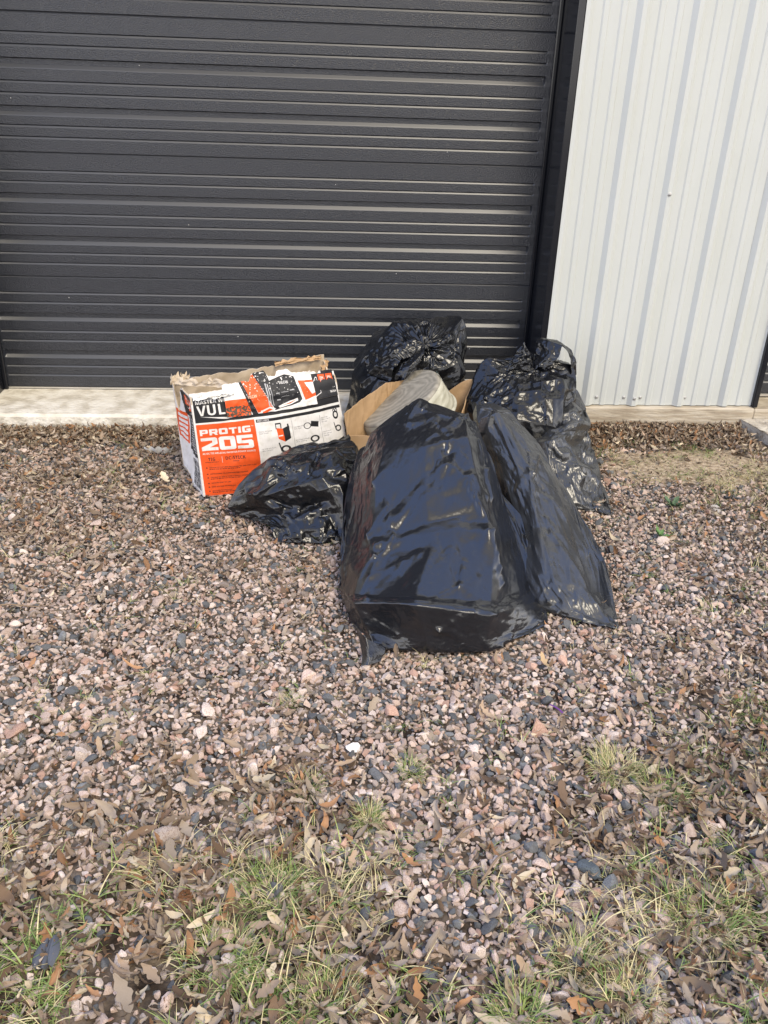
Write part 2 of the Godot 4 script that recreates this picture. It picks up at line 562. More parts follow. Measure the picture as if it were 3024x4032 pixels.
func build_metal_wall():
	var t := thing("metal_wall", "white ribbed steel wall sheets right of the overhead door", "wall")
	var top := SLAB_Y + 0.012 + 0.5335 * 4 + 0.05
	obj("wall_sheet", rib_sheet(1.0335, 1.925, SHEET_Y, WALL_TOP), M.white, t)
	var s2 := obj("wall_sheet", rib_sheet(1.918, 2.098, SHEET_Y + 0.001, WALL_TOP), M.white, t)
	s2.position.z = -0.0022
	var sc := screw_mesh()
	for e in [[1.213, 0.142, 0.0], [1.318, 0.142, 0.0], [1.453, 0.142, 0.0], [1.5, 0.142, 0.019], [1.535, 0.142, 0.0], [1.757, 0.144, 0.0], [1.5, 1.075, 0.019]]:
		var s := obj("screw", sc, M.screw, t)
		s.position = Vector3(e[0], e[1], e[2])
	obj("backing", box_mesh(Vector3(1.0335, SHEET_Y, -0.24), Vector3(2.098, WALL_TOP, -0.004)), M.white, t)
	var h := thing("metal_wall", "white ribbed steel wall sheets above the overhead door", "wall")
	obj("wall_sheet", rib_sheet(-1.58, 1.0325, top + 0.003, WALL_TOP), M.white, h)
	obj("backing", box_mesh(Vector3(-1.58, top + 0.003, -0.24), Vector3(1.0325, WALL_TOP, -0.004)), M.white, h)
	var l := thing("metal_wall", "white ribbed steel wall sheets left of the overhead door", "wall")
	obj("wall_sheet", rib_sheet(-4.2, -1.581, SHEET_Y, WALL_TOP), M.white, l)
	obj("backing", box_mesh(Vector3(-4.2, SHEET_Y, -0.24), Vector3(-1.581, WALL_TOP, -0.004)), M.white, l)
	# the rest of the shed behind
	obj("shed_body", box_mesh(Vector3(-4.2, 0.0, -6.0), Vector3(5.0, WALL_TOP - 0.01, -0.34)), M.white, l)
	var rf := obj("roof_edge", box_mesh(Vector3(-4.3, WALL_TOP + 0.002, -6.1), Vector3(5.1, WALL_TOP + 0.10, 0.03), 0.01), M.trim, l)
	rf.name = "roof_edge"

func build_side_door():
	# the second opening, of which the photograph shows only a sliver at its right edge
	var f := thing("door_frame", "black metal trim at the right end of the white wall", "door frame")
	obj("outer_trim", box_mesh(Vector3(2.099, SHEET_Y - 0.003, 0.0), Vector3(2.125, 2.4, 0.022), 0.003), M.trim, f)
	obj("jamb", box_mesh(Vector3(2.1, SHEET_Y - 0.003, -0.24), Vector3(2.124, 2.4, -0.001), 0.002), M.trim, f)
	obj("jamb", box_mesh(Vector3(3.03, SHEET_Y - 0.003, -0.24), Vector3(3.051, 2.25, -0.001), 0.002), M.trim, f)
	obj("head_jamb", box_mesh(Vector3(2.125, 2.235, -0.24), Vector3(3.029, 2.249, -0.001), 0.002), M.trim, f)
	var d := thing("garage_door", "dark grey ribbed door just showing at the right edge of the photograph", "garage door", Vector3(0, SHEET_Y, -0.16))
	for k in 4:
		var s := obj("door_section", door_section_mesh(2.1255, 3.029, 0.533), null, d)
		s.position = Vector3(0, 0.012 + 0.5335 * k, 0)
	obj("bottom_rail", box_mesh(Vector3(2.126, -0.002, -0.04), Vector3(3.028, 0.0105, 0.006)), M.bare_metal, d)
	var u := thing("metal_wall", "white ribbed steel wall above and right of the side door", "wall")
	obj("wall_sheet", rib_sheet(2.126, 3.05, 2.25, WALL_TOP), M.white, u)
	obj("wall_sheet", rib_sheet(3.052, 4.9, SHEET_Y, WALL_TOP), M.white, u)

# ======================= printed and plain cartons =======================
func fill_poly(img: Image, pts: PackedVector2Array, col: Color):
	var lo := 1e9
	var hi := -1e9
	for p in pts:
		lo = minf(lo, p.y)
		hi = maxf(hi, p.y)
	for y in range(maxi(0, int(ceil(lo - 0.5))), mini(img.get_height(), int(ceil(hi - 0.5)))):
		var cy := y + 0.5
		var xs := []
		for i in pts.size():
			var a := pts[i]
			var b := pts[(i + 1) % pts.size()]
			if (a.y <= cy) != (b.y <= cy):
				xs.append(a.x + (b.x - a.x) * (cy - a.y) / (b.y - a.y))
		xs.sort()
		for k in range(0, xs.size() - 1, 2):
			var x0 := clampi(int(ceil(xs[k] - 0.5)), 0, img.get_width())
			var x1 := clampi(int(ceil(xs[k + 1] - 0.5)), 0, img.get_width())
			if x1 > x0:
				img.fill_rect(Rect2i(x0, y, x1 - x0, 1), col)

func poly(img: Image, pts: Array, col: Color):
	var q := PackedVector2Array()
	var s := Vector2(img.get_width(), img.get_height())
	for i in range(0, pts.size(), 2):
		q.append(Vector2(pts[i], pts[i + 1]) * s)
	fill_poly(img, q, col)

func rect(img: Image, x0: float, y0: float, x1: float, y1: float, col: Color):
	poly(img, [x0, y0, x1, y0, x1, y1, x0, y1], col)

# lettering stretched into a rectangle given in 0..1 of the sheet
func letters(img: Image, s: String, x0: float, y0: float, x1: float, y1: float, col: Color, weight := 700, skew := 0.0):
	var f := SystemFont.new()
	f.font_names = PackedStringArray(["Droid Sans"])
	f.font_weight = weight
	var tm := TextMesh.new()
	tm.font = f
	tm.font_size = 64
	tm.pixel_size = 0.01
	tm.depth = 0.0
	tm.curve_step = 2.0
	tm.text = s
	var arr := tm.get_mesh_arrays()
	if arr.is_empty() or arr[Mesh.ARRAY_VERTEX] == null: return
	var vs: PackedVector3Array = arr[Mesh.ARRAY_VERTEX]
	if vs.is_empty(): return
	var idx = arr[Mesh.ARRAY_INDEX]
	var lo := Vector2(1e9, 1e9)
	var hi := -lo
	for v in vs:
		lo = lo.min(Vector2(v.x, v.y))
		hi = hi.max(Vector2(v.x, v.y))
	var n: int = idx.size() if idx != null and idx.size() > 0 else vs.size()
	var sz := Vector2(img.get_width(), img.get_height())
	for t in range(0, n - 2, 3):
		var q := PackedVector2Array()
		for k in 3:
			var v: Vector3 = vs[idx[t + k]] if idx != null and idx.size() > 0 else vs[t + k]
			var r := (Vector2(v.x, v.y) - lo) / (hi - lo)
			q.append(Vector2(lerpf(x0, x1, r.x) + skew * (r.y - 0.5), lerpf(y1, y0, r.y)) * sz)
		fill_poly(img, q, col)

# square, wide lettering of the big title
func wide_glyph(img: Image, ch: String, x: float, y: float, w: float, h: float, fg: Color, bg: Color):
	var r := func(a: float, b: float, c: float, d: float, col: Color):
		rect(img, x + a * w, y + b * h, x + c * w, y + d * h, col)
	var pl := func(a: Array, col: Color):
		var q := []
		for i in range(0, a.size(), 2):
			q.append(x + a[i] * w)
			q.append(y + a[i + 1] * h)
		poly(img, q, col)
	match ch:
		"P", "R":
			pl.call([0, 0, 0.88, 0, 1, 0.12, 1, 0.55, 0.88, 0.68, 0.3, 0.68, 0.3, 1, 0, 1], fg)
			r.call(0.3, 0.24, 0.7, 0.44, bg)
			if ch == "R":
				pl.call([0.42, 0.6, 0.78, 0.6, 1.02, 1, 0.68, 1], fg)
		"O", "0":
			pl.call([0.1, 0, 0.9, 0, 1, 0.1, 1, 0.9, 0.9, 1, 0.1, 1, 0, 0.9, 0, 0.1], fg)
			r.call(0.31, 0.26, 0.69, 0.74, bg)
		"T":
			r.call(0, 0, 1, 0.25, fg)
			r.call(0.35, 0, 0.65, 1, fg)
		"I":
			r.call(0, 0, 1, 1, fg)
		"G":
			pl.call([0.1, 0, 1, 0, 1, 0.25, 0.31, 0.25, 0.31, 0.76, 0.7, 0.76, 0.7, 0.64, 0.5, 0.64, 0.5, 0.44, 1, 0.44, 1, 0.9, 0.9, 1, 0.1, 1, 0, 0.9, 0, 0.1], fg)
		"2":
			pl.call([0, 0, 0.88, 0, 1, 0.1, 1, 0.5, 0.5, 0.76, 1, 0.76, 1, 1, 0, 1, 0, 0.72, 0.68, 0.40, 0.68, 0.24, 0, 0.24], fg)
		"5":
			pl.call([0, 0, 1, 0, 1, 0.24, 0.3, 0.24, 0.3, 0.38, 0.9, 0.38, 1, 0.48, 1, 0.9, 0.9, 1, 0, 1, 0, 0.76, 0.69, 0.76, 0.69, 0.61, 0.1, 0.61, 0, 0.55], fg)

# stand-in rows of small print that cannot be read in the photograph
func small_print(img: Image, x0: float, y0: float, x1: float, y1: float, col: Color, r: RandomNumberGenerator):
	var x := x0
	while x < x1:
		var w := r.randf_range(0.004, 0.016)
		rect(img, x, y0, minf(x + w, x1), y1, col)
		x += w + 0.0035

const ORANGE := Color(0.86, 0.33, 0.13)
const INK := Color(0.13, 0.13, 0.145)
const WHITE_INK := Color(0.845, 0.835, 0.82)

func wear(img: Image, seed_: int):
	var f := FastNoiseLite.new()
	f.seed = seed_
	f.frequency = 0.012
	f.fractal_octaves = 4
	for y in img.get_height():
		for x in img.get_width():
			var n := f.get_noise_2d(x, y)
			var s := f.get_noise_2d(x * 7.0, y * 0.6 + 900.0)
			var k := 1.0 - 0.10 * maxf(0.0, n) - 0.05 * maxf(0.0, s)
			var c := img.get_pixel(x, y)
			img.set_pixel(x, y, Color(c.r * k, c.g * k, c.b * k * (1.0 - 0.03 * maxf(0.0, n))))

func machine_drawing(img: Image, x: float, y: float, w: float, h: float):
	# small power source: orange side, black front, carrying handles
	poly(img, [x + 0.05 * w, y + 0.25 * h, x + 0.5 * w, y + 0.32 * h, x + 0.55 * w, y + h, x + 0.1 * w, y + 0.8 * h], ORANGE)
	poly(img, [x + 0.5 * w, y + 0.32 * h, x + 0.98 * w, y + 0.22 * h, x + w, y + 0.86 * h, x + 0.55 * w, y + h], INK)
	for e in [[0.0, 0.05, 0.05, 0.3], [0.0, 0.0, 0.4, 0.07], [0.35, 0.05, 0.42, 0.3], [0.85, 0.12, 0.95, 0.3]]:
		rect(img, x + e[0] * w, y + e[1] * h, x + e[2] * w, y + e[3] * h, INK)
	rect(img, x + 0.12 * w, y + 0.62 * h, x + 0.45 * w, y + 0.68 * h, WHITE_INK)

func ring_drawing(img: Image, cx: float, cy: float, rx: float, ry: float, th: float, tail: bool):
	var a := []
	var b := []
	for k in 28:
		var t := TAU * k / 28.0
		a.append(cx + cos(t) * rx)
		a.append(cy + sin(t) * ry)
		b.append(cx + cos(t) * rx * th)
		b.append(cy + sin(t) * ry * th)
	poly(img, a, INK)
	poly(img, b, WHITE_INK)
	if tail:
		poly(img, [cx - rx, cy, cx - rx * 1.25, cy - ry * 2.0, cx - rx * 1.05, cy - ry * 2.0, cx - rx * 0.7, cy], INK)

func front_print() -> ImageTexture:
	var img := Image.create(1400, 980, false, Image.FORMAT_RGB8)
	var r := RandomNumberGenerator.new()
	r.seed = 8
	img.fill(WHITE_INK)
	# black title band
	rect(img, 0.012, 0.04, 0.992, 0.268, INK)
	rect(img, 0.012, 0.285, 0.385, 0.998, ORANGE)
	letters(img, "MASTER WELDER", 0.028, 0.065, 0.315, 0.097, WHITE_INK)
	letters(img, "VULCAN", 0.03, 0.11, 0.405, 0.205, WHITE_INK)
	poly(img, [0.045, 0.213, 0.215, 0.234, 0.42, 0.208, 0.215, 0.252], WHITE_INK)
	# title block
	var x := 0.03
	for g in [["P", 0.051], ["R", 0.053], ["O", 0.055], ["T", 0.05], ["I", 0.017], ["G", 0.053]]:
		wide_glyph(img, g[0], x, 0.335, g[1], 0.058, WHITE_INK, ORANGE)
		x += g[1] + 0.0085
	letters(img, "TM", x, 0.335, x + 0.012, 0.343, WHITE_INK)
	x = 0.03
	for g in ["2", "0", "5"]:
		wide_glyph(img, g, x, 0.415, 0.103, 0.125, WHITE_INK, ORANGE)
		x += 0.112
	letters(img, "AC/DC TIG WELDING INVERTER POWER SOURCE", 0.03, 0.56, 0.362, 0.578, WHITE_INK)
	letters(img, "TIG", 0.06, 0.61, 0.103, 0.642, INK)
	letters(img, "GTAW/GTAW-P", 0.04, 0.65, 0.122, 0.66, INK)
	rect(img, 0.145, 0.605, 0.1475, 0.665, WHITE_INK)
	letters(img, "DC-STICK", 0.168, 0.608, 0.294, 0.64, INK)
	letters(img, "SMAW", 0.212, 0.65, 0.25, 0.66, INK)
	var lines := ["ADVANCED FEATURES INCLUDING PRE AND POST-FLOW", "OUTSTANDING TIG ALUMINUM PERFORMANCE", "TIG AND DC STICK FROM A SINGLE POWER SOURCE", "WEIGHS ONLY 51 LBS.", "DUAL VOLTAGE TECHNOLOGY", "INVERTER TECHNOLOGY"]
	var ys := [0.705, 0.768, 0.805, 0.862, 0.902, 0.945]
	for k in 6:
		rect(img, 0.04, ys[k], 0.048, ys[k] + 0.011, INK)
		letters(img, lines[k], 0.06, ys[k], 0.06 + 0.0066 * lines[k].length(), ys[k] + 0.012, INK)
		if k in [0, 2, 5]:
			small_print(img, 0.06, ys[k] + 0.018, 0.25, ys[k] + 0.025, INK, r)
	# parts list
	rect(img, 0.395, 0.292, 0.992, 0.318, INK)
	letters(img, "INCLUDES", 0.402, 0.297, 0.48, 0.313, WHITE_INK)
	for e in [0.63, 0.83]:
		rect(img, e, 0.345, e + 0.0018, 0.95, Color(0.5, 0.5, 0.5))
	machine_drawing(img, 0.515, 0.345, 0.095, 0.185)
	ring_drawing(img, 0.565, 0.60, 0.036, 0.035, 0.55, true)
	ring_drawing(img, 0.565, 0.74, 0.034, 0.035, 0.6, true)
	ring_drawing(img, 0.735, 0.42, 0.026, 0.03, 0.78, false)
	poly(img, [0.765, 0.38, 0.82, 0.40, 0.812, 0.45, 0.758, 0.43], INK)
	ring_drawing(img, 0.775, 0.55, 0.033, 0.032, 0.6, false)
	ring_drawing(img, 0.775, 0.68, 0.03, 0.03, 0.6, true)
	ring_drawing(img, 0.95, 0.375, 0.02, 0.04, 0.55, false)
	ring_drawing(img, 0.942, 0.335, 0.009, 0.016, 0.5, false)
	ring_drawing(img, 0.96, 0.335, 0.009, 0.016, 0.5, false)
	ring_drawing(img, 0.955, 0.50, 0.022, 0.03, 0.6, true)
	poly(img, [0.90, 0.63, 0.985, 0.585, 0.99, 0.60, 0.905, 0.645], INK)
	for e in [["PROTIG 205 Inverter", 0.402, 0.40, 0.09], ["Power Source", 0.402, 0.416, 0.06], ["TIG Torch with 12.5 ft.", 0.402, 0.565, 0.1], ["Cable Connector", 0.402, 0.583, 0.075], ["Electrode Holder with", 0.402, 0.70, 0.1], ["10 ft. Cable", 0.402, 0.718, 0.06], ["Foot Pedal with", 0.64, 0.405, 0.07], ["25 ft. Cord", 0.64, 0.423, 0.05], ["10 ft. Power Cord with", 0.64, 0.53, 0.095], ["240 to 120V Plug", 0.64, 0.548, 0.075], ["Flow Gauge", 0.84, 0.37, 0.05], ["Regulator with 6 ft.", 0.84, 0.388, 0.07], ["Gas Hose", 0.84, 0.406, 0.04], ["Work Clamp with", 0.84, 0.50, 0.06], ["10 ft. Cable and", 0.84, 0.518, 0.06], ["Connector", 0.84, 0.536, 0.04], ["TIG Torch", 0.84, 0.62, 0.04]]:
		letters(img, e[0], e[1], e[2], e[1] + e[3], e[2] + 0.012, Color(0.3, 0.3, 0.31), 400)
	wear(img, 12)
	return ImageTexture.create_from_image(img)

func side_print() -> ImageTexture:
	# u runs from the back edge to the front edge of the left side
	var img := Image.create(512, 640, false, Image.FORMAT_RGB8)
	var r := RandomNumberGenerator.new()
	r.seed = 18
	img.fill(WHITE_INK)
	rect(img, 0.35, 0.04, 0.97, 0.30, INK)
	for e in [0.45, 0.72]:
		rect(img, e, 0.085, e + 0.22, 0.185, ORANGE)
		letters(img, "205A", e + 0.03, 0.10, e + 0.19, 0.13, WHITE_INK)
		letters(img, "20%", e + 0.05, 0.14, e + 0.17, 0.165, WHITE_INK)
	letters(img, "VW205-PT", 0.52, 0.2, 0.92, 0.22, WHITE_INK)
	letters(img, "56254", 0.62, 0.26, 0.92, 0.28, WHITE_INK)
	rect(img, 0.02, 0.30, 0.42, 0.62, ORANGE)
	for k in 5:
		rect(img, 0.07, 0.34 + 0.055 * k, 0.36, 0.375 + 0.055 * k, WHITE_INK)
	rect(img, 0.46, 0.32, 0.97, 0.66, INK)
	for k in 11:
		small_print(img, 0.5, 0.345 + 0.026 * k, 0.92, 0.357 + 0.026 * k, WHITE_INK, r)
	for k in 4:
		for e in [[0.64, 0.78], [0.80, 0.95]]:
			var y := 0.70 + 0.066 * k
			rect(img, e[0], y, e[1], y + 0.06, INK)
			rect(img, e[0] + 0.02, y + 0.007, e[1] - 0.02, y + 0.053, Color(0.55, 0.55, 0.55))
			rect(img, e[0] + 0.05, y + 0.02, e[1] - 0.05, y + 0.045, INK)
	wear(img, 13)
	return ImageTexture.create_from_image(img)

func flap_print() -> ImageTexture:
	# the torn picture flap: orange and black machine on white
	var img := Image.create(900, 420, false, Image.FORMAT_RGB8)
	img.fill(WHITE_INK)
	rect(img, 0.0, 0.55, 0.26, 1.0, ORANGE)
	poly(img, [0.175, 0.08, 0.21, 0.1, 0.33, 1.0, 0.27, 1.0], INK)
	poly(img, [0.205, 0.1, 0.36, 0.05, 0.50, 0.90, 0.33, 0.98], ORANGE)
	poly(img, [0.345, 0.0, 0.50, 0.0, 0.52, 0.25, 0.70, 0.16, 0.80, 0.24, 0.84, 0.80, 0.80, 0.88, 0.52, 0.97, 0.44, 0.5], INK)
	for k in 9:
		rect(img, 0.36 + 0.012 * k, 0.2 + 0.055 * k, 0.395 + 0.012 * k, 0.215 + 0.055 * k, INK)
	letters(img, "VULCAN", 0.245, 0.50, 0.345, 0.57, Color(0.93, 0.75, 0.66), 700)
	letters(img, "VULCAN", 0.62, 0.31, 0.72, 0.37, WHITE_INK)
	for e in [[0.46, 0.3, 0.475, 0.85], [0.485, 0.32, 0.495, 0.85], [0.51, 0.35, 0.517, 0.85], [0.56, 0.55, 0.60, 0.57], [0.72, 0.52, 0.77, 0.54], [0.56, 0.72, 0.60, 0.75], [0.62, 0.55, 0.70, 0.56], [0.62, 0.66, 0.70, 0.67]]:
		rect(img, e[0], e[1], e[2], e[3], Color(0.62, 0.62, 0.63))
	poly(img, [0.56, 0.88, 0.70, 0.80, 0.79, 0.76, 0.79, 0.83, 0.70, 0.88, 0.57, 0.94], WHITE_INK)
	poly(img, [0.60, 0.885, 0.70, 0.83, 0.77, 0.80, 0.70, 0.86], ORANGE)
	poly(img, [0.835, 0.36, 1.0, 0.40, 1.0, 0.78, 0.87, 0.84], ORANGE)
	poly(img, [0.90, 0.42, 1.0, 0.45, 1.0, 0.70, 0.96, 0.72], WHITE_INK)
	poly(img, [0.36, 0.93, 0.47, 0.86, 0.53, 0.93, 0.44, 1.0, 0.36, 1.0], WHITE_INK)
	poly(img, [0.38, 0.97, 0.46, 0.90, 0.49, 0.94, 0.43, 1.0, 0.38, 1.0], ORANGE)
	wear(img, 15)
	# scuffs where the picture has come off
	var f := FastNoiseLite.new()
	f.seed = 3
	f.frequency = 0.03
	f.fractal_octaves = 3
	for y in img.get_height():
		for x in img.get_width():
			var n := f.get_noise_2d(x, y)
			var u := x / 900.0
			var v := y / 420.0
			if n > 0.34 + 0.4 * v and u > 0.2:
				img.set_pixel(x, y, Color(0.86, 0.85, 0.83))
			elif u < 0.26 and v > 0.72 and n > -0.02 - (0.26 - u) * 0.6:
				img.set_pixel(x, y, Color(0.33, 0.29, 0.24))
	return ImageTexture.create_from_image(img)

func badge_print() -> ImageTexture:
	var img := Image.create(512, 420, false, Image.FORMAT_RGB8)
	img.fill(INK)
	rect(img, 0.0, 0.0, 0.55, 0.1, WHITE_INK)
	for k in 2:
		var x := 0.40 + 0.30 * k
		rect(img, x, 0.14, x + 0.25, 0.52, ORANGE)
		letters(img, ["130A", "205A"][k], x + 0.05, 0.22, x + 0.2, 0.31, WHITE_INK)
		letters(img, ["30%", "20%"][k], x + 0.06, 0.33, x + 0.19, 0.41, WHITE_INK)
		rect(img, x + 0.03, 0.45, x + 0.22, 0.48, WHITE_INK)
	letters(img, "VW205-PT", 0.58, 0.60, 0.97, 0.69, WHITE_INK)
	letters(img, "56254", 0.74, 0.78, 0.97, 0.86, WHITE_INK)
	poly(img, [0.0, 0.62, 0.28, 0.22, 0.34, 0.22, 0.40, 0.80, 0.02, 0.97, 0.0, 0.94], WHITE_INK)
	poly(img, [0.02, 0.65, 0.29, 0.25, 0.325, 0.25, 0.385, 0.78, 0.04, 0.93], INK)
	poly(img, [0.0, 0.75, 0.27, 0.30, 0.29, 0.33, 0.03, 0.78], WHITE_INK)
	wear(img, 19)
	return ImageTexture.create_from_image(img)

# A board: bilinear patch with thickness. p00 left bottom, p10 right bottom, p11 right top, p01 left top, seen from outside.
# bulge(u, v) pushes out along the normal, cut(u) gives the height (0..1) at which the top edge ends.
func board(p00: Vector3, p10: Vector3, p11: Vector3, p01: Vector3, nu: int, nv: int, thick: float, bulge: Callable, cut: Callable, outer: Material, inner: Material) -> ArrayMesh:
	var n := ((p10 - p00).cross(p01 - p00)).normalized()
	var front := PackedVector3Array()
	var back := PackedVector3Array()
	var uv := PackedVector2Array()
	for j in nv + 1:
		for i in nu + 1:
			var u := float(i) / nu
			var c: float = cut.call(u)
			var v := float(j) / nv * c
			var p: Vector3 = p00.lerp(p10, u).lerp(p01.lerp(p11, u), v) + n * bulge.call(u, v)
			front.append(p)
			back.append(p - n * thick)
			uv.append(Vector2(u, 1.0 - v))
	var w := nu + 1
	var m := grid_mesh(front, w, nv + 1, false, uv)
	m.surface_set_material(0, outer)
	var st := new_st()
	for j in nv:
		for i in nu:
			var a := j * w + i
			quad(st, back[a + 1], back[a], back[a + w], back[a + w + 1])
	for i in nu:
		var a := nv * w + i
		quad(st, front[a], front[a + 1], back[a + 1], back[a])
		quad(st, back[i], back[i + 1], front[i + 1], front[i])
	for j in nv:
		var a := j * w
		quad(st, back[a], front[a], front[a + w], back[a + w])
		var b := j * w + nu
		quad(st, front[b], back[b], back[b + w], front[b + w])
	var arr := flat(st).surface_get_arrays(0)
	m.add_surface_from_arrays(Mesh.PRIMITIVE_TRIANGLES, arr)
	m.surface_set_material(1, inner)
	return m

func print_material(t: Texture2D, rough := 0.55) -> StandardMaterial3D:
	var m := mat(Color.WHITE, rough, 0.0, 0.4)
	m.albedo_texture = t
	return m

func build_welder_box():
	var t := thing("printed_carton", "crushed orange, black and white carton reading PROTIG 205, torn open at the top", "box")
	var f := FastNoiseLite.new()
	f.seed = 21
	f.frequency = 1.0
	f.fractal_octaves = 4
	var FBL := Vector3(-0.469, 0.006, 0.838)
	var FBR := Vector3(0.119, 0.006, 0.656)
	var FTL := Vector3(-0.493, 0.420, 0.840)
	var FTR := Vector3(0.040, 0.458, 0.655)
	var BBL := Vector3(-0.591, 0.006, 0.536)
	var BBR := Vector3(0.005, 0.006, 0.34)
	var BTL := Vector3(-0.606, 0.385, 0.555)
	var BTR := Vector3(-0.002, 0.425, 0.37)
	var crumple := func(u: float, v: float, s: float) -> float:
		return 0.010 * f.get_noise_3d(u * 2.2, v * 2.2, s) + 0.0035 * f.get_noise_3d(u * 9.0, v * 9.0, s + 5.0)
	# front: bows out in the middle
	var front_bulge := func(u: float, v: float) -> float:
		return 0.040 * sin(PI * u) * (0.35 + 0.65 * sin(PI * clampf(v, 0.0, 1.0))) + crumple.call(u, v, 0.0) * minf(1.0, 6.0 * minf(u, 1.0 - u)) - 0.016 * smooth(0.9, 1.0, v)
	var front_cut := func(u: float) -> float:
		return 1.0 - 0.012 * absf(f.get_noise_2d(u * 30.0, 3.0)) - 0.05 * smooth(0.2, 0.3, u) * (1.0 - smooth(0.84, 0.87, u))
	obj("front_panel", board(FBL, FBR, FTR, FTL, 60, 44, 0.005, front_bulge, front_cut, print_material(front_print()), M.liner), null, t)
	var side_bulge := func(u: float, v: float) -> float:
		return -0.018 * sin(PI * u) * sin(PI * v * 0.9) + 1.4 * crumple.call(u, v, 20.0) * minf(1.0, 6.0 * minf(u, 1.0 - u))
	var side_cut := func(u: float) -> float:
		return 0.985 - 0.30 * smooth(0.02, 0.10, u) * (1.0 - smooth(0.12, 0.42, u)) - 0.03 * absf(f.get_noise_2d(u * 18.0, 8.0))
	obj("left_panel", board(BBL, FBL, FTL, BTL, 30, 30, 0.005, side_bulge, side_cut, print_material(side_print()), M.liner), null, t)
	var back_bulge := func(u: float, v: float) -> float: return 0.012 * sin(PI * u) + crumple.call(u, v, 40.0)
	var back_cut := func(u: float) -> float:
		# u runs from the right end to the left end seen from behind
		return 1.0 - 0.05 * absf(f.get_noise_2d(u * 6.0, 14.0)) + 0.05 * (1.0 - smooth(0.0, 0.22, u))
	obj("back_panel", board(BBR, BBL, BTL, BTR, 40, 16, 0.005, back_bulge, back_cut, M.paper, M.liner), null, t)
	var right_bulge := func(u: float, v: float) -> float: return 0.012 * sin(PI * u) * sin(PI * v) + crumple.call(u, v, 60.0)
	var right_cut := func(u: float) -> float: return 0.99 - 0.07 * sin(PI * u) - 0.04 * absf(f.get_noise_2d(u * 16.0, 24.0))
	obj("right_panel", board(FBR, BBR, BTR, FTR, 20, 20, 0.005, right_bulge, right_cut, M.paper, M.liner), null, t)
	obj("bottom_panel", board(FBL + Vector3(0, 0.004, 0), BBL + Vector3(0, 0.004, 0), BBR + Vector3(0, 0.004, 0), FBR + Vector3(0, 0.004, 0), 4, 4, 0.004, func(_u, _v): return 0.0, func(_u): return 1.0, M.liner, M.liner), null, t)
	# torn flap with the picture, folded down over the front
	var on_front := func(u: float, v: float, out: float) -> Vector3:
		var n := ((FBR - FBL).cross(FTL - FBL)).normalized()
		return FBL.lerp(FBR, u).lerp(FTL.lerp(FTR, u), v) + n * (front_bulge.call(u, v) + out)
	var flap_cut := func(u: float) -> float:
		var c := 0.84 - 0.05 * absf(f.get_noise_2d(u * 40.0, 31.0)) - 0.03 * f.get_noise_2d(u * 12.0, 33.0)
		c += 0.16 * smooth(0.30, 0.36, u) * (1.0 - smooth(0.48, 0.53, u))
		c += 0.12 * smooth(0.60, 0.64, u) * (1.0 - smooth(0.74, 0.80, u))
		return c
	obj("picture_flap", flap_mesh(on_front, 0.215, 0.83, 0.765, 1.10, flap_cut, f), null, t)
	# paler torn paper along the fold of the front panel
	obj("corner_flap", board(on_front.call(0.80, 0.80, 0.006), on_front.call(0.992, 0.80, 0.006), on_front.call(0.985, 1.02, 0.004), on_front.call(0.80, 1.02, -0.012), 16, 10, 0.004, func(u, v): return 0.004 * f.get_noise_2d(u * 4.0, v * 4.0) + 0.012 * (1.0 - u) * v, func(u): return 0.99 - 0.03 * absf(f.get_noise_2d(u * 20.0, 50.0)) - 0.12 * (1.0 - smooth(0.42, 0.46, u)) * smooth(0.3, 0.42, u), print_material(badge_print()), M.liner), null, t)
	# liner strip folded in at the left, and the torn back corner
	obj("torn_strip", torn_strip(FTL.lerp(BTL, 0.85) + Vector3(0.004, -0.01, 0), FTL.lerp(FTR, 0.24) + Vector3(0, 0.0, -0.02), 0.035, f, 3), M.liner, t)
	obj("torn_strip", torn_strip(BTL + Vector3(-0.006, -0.02, 0.0), BTL + Vector3(0.07, -0.005, 0.01), 0.05, f, 9), M.liner, t)
	obj("torn_strip", torn_strip(BTR + Vector3(-0.20, -0.01, 0.075), BTR + Vector3(-0.01, 0.005, 0.02), 0.022, f, 15), M.kraft, t)
	obj("torn_strip", torn_strip(FTR.lerp(BTR, 0.7) + Vector3(-0.02, -0.08, 0.0), FTR.lerp(BTR, 0.85) + Vector3(0.012, -0.01, 0.0), 0.03, f, 25), M.kraft, t)
	obj("torn_paper", torn_strip(FTL.lerp(FTR, 0.02) + Vector3(0, -0.022, 0.006), FTL.lerp(FTR, 0.30) + Vector3(0, -0.02, 0.028), 0.026, f, 35), M.paper, t)

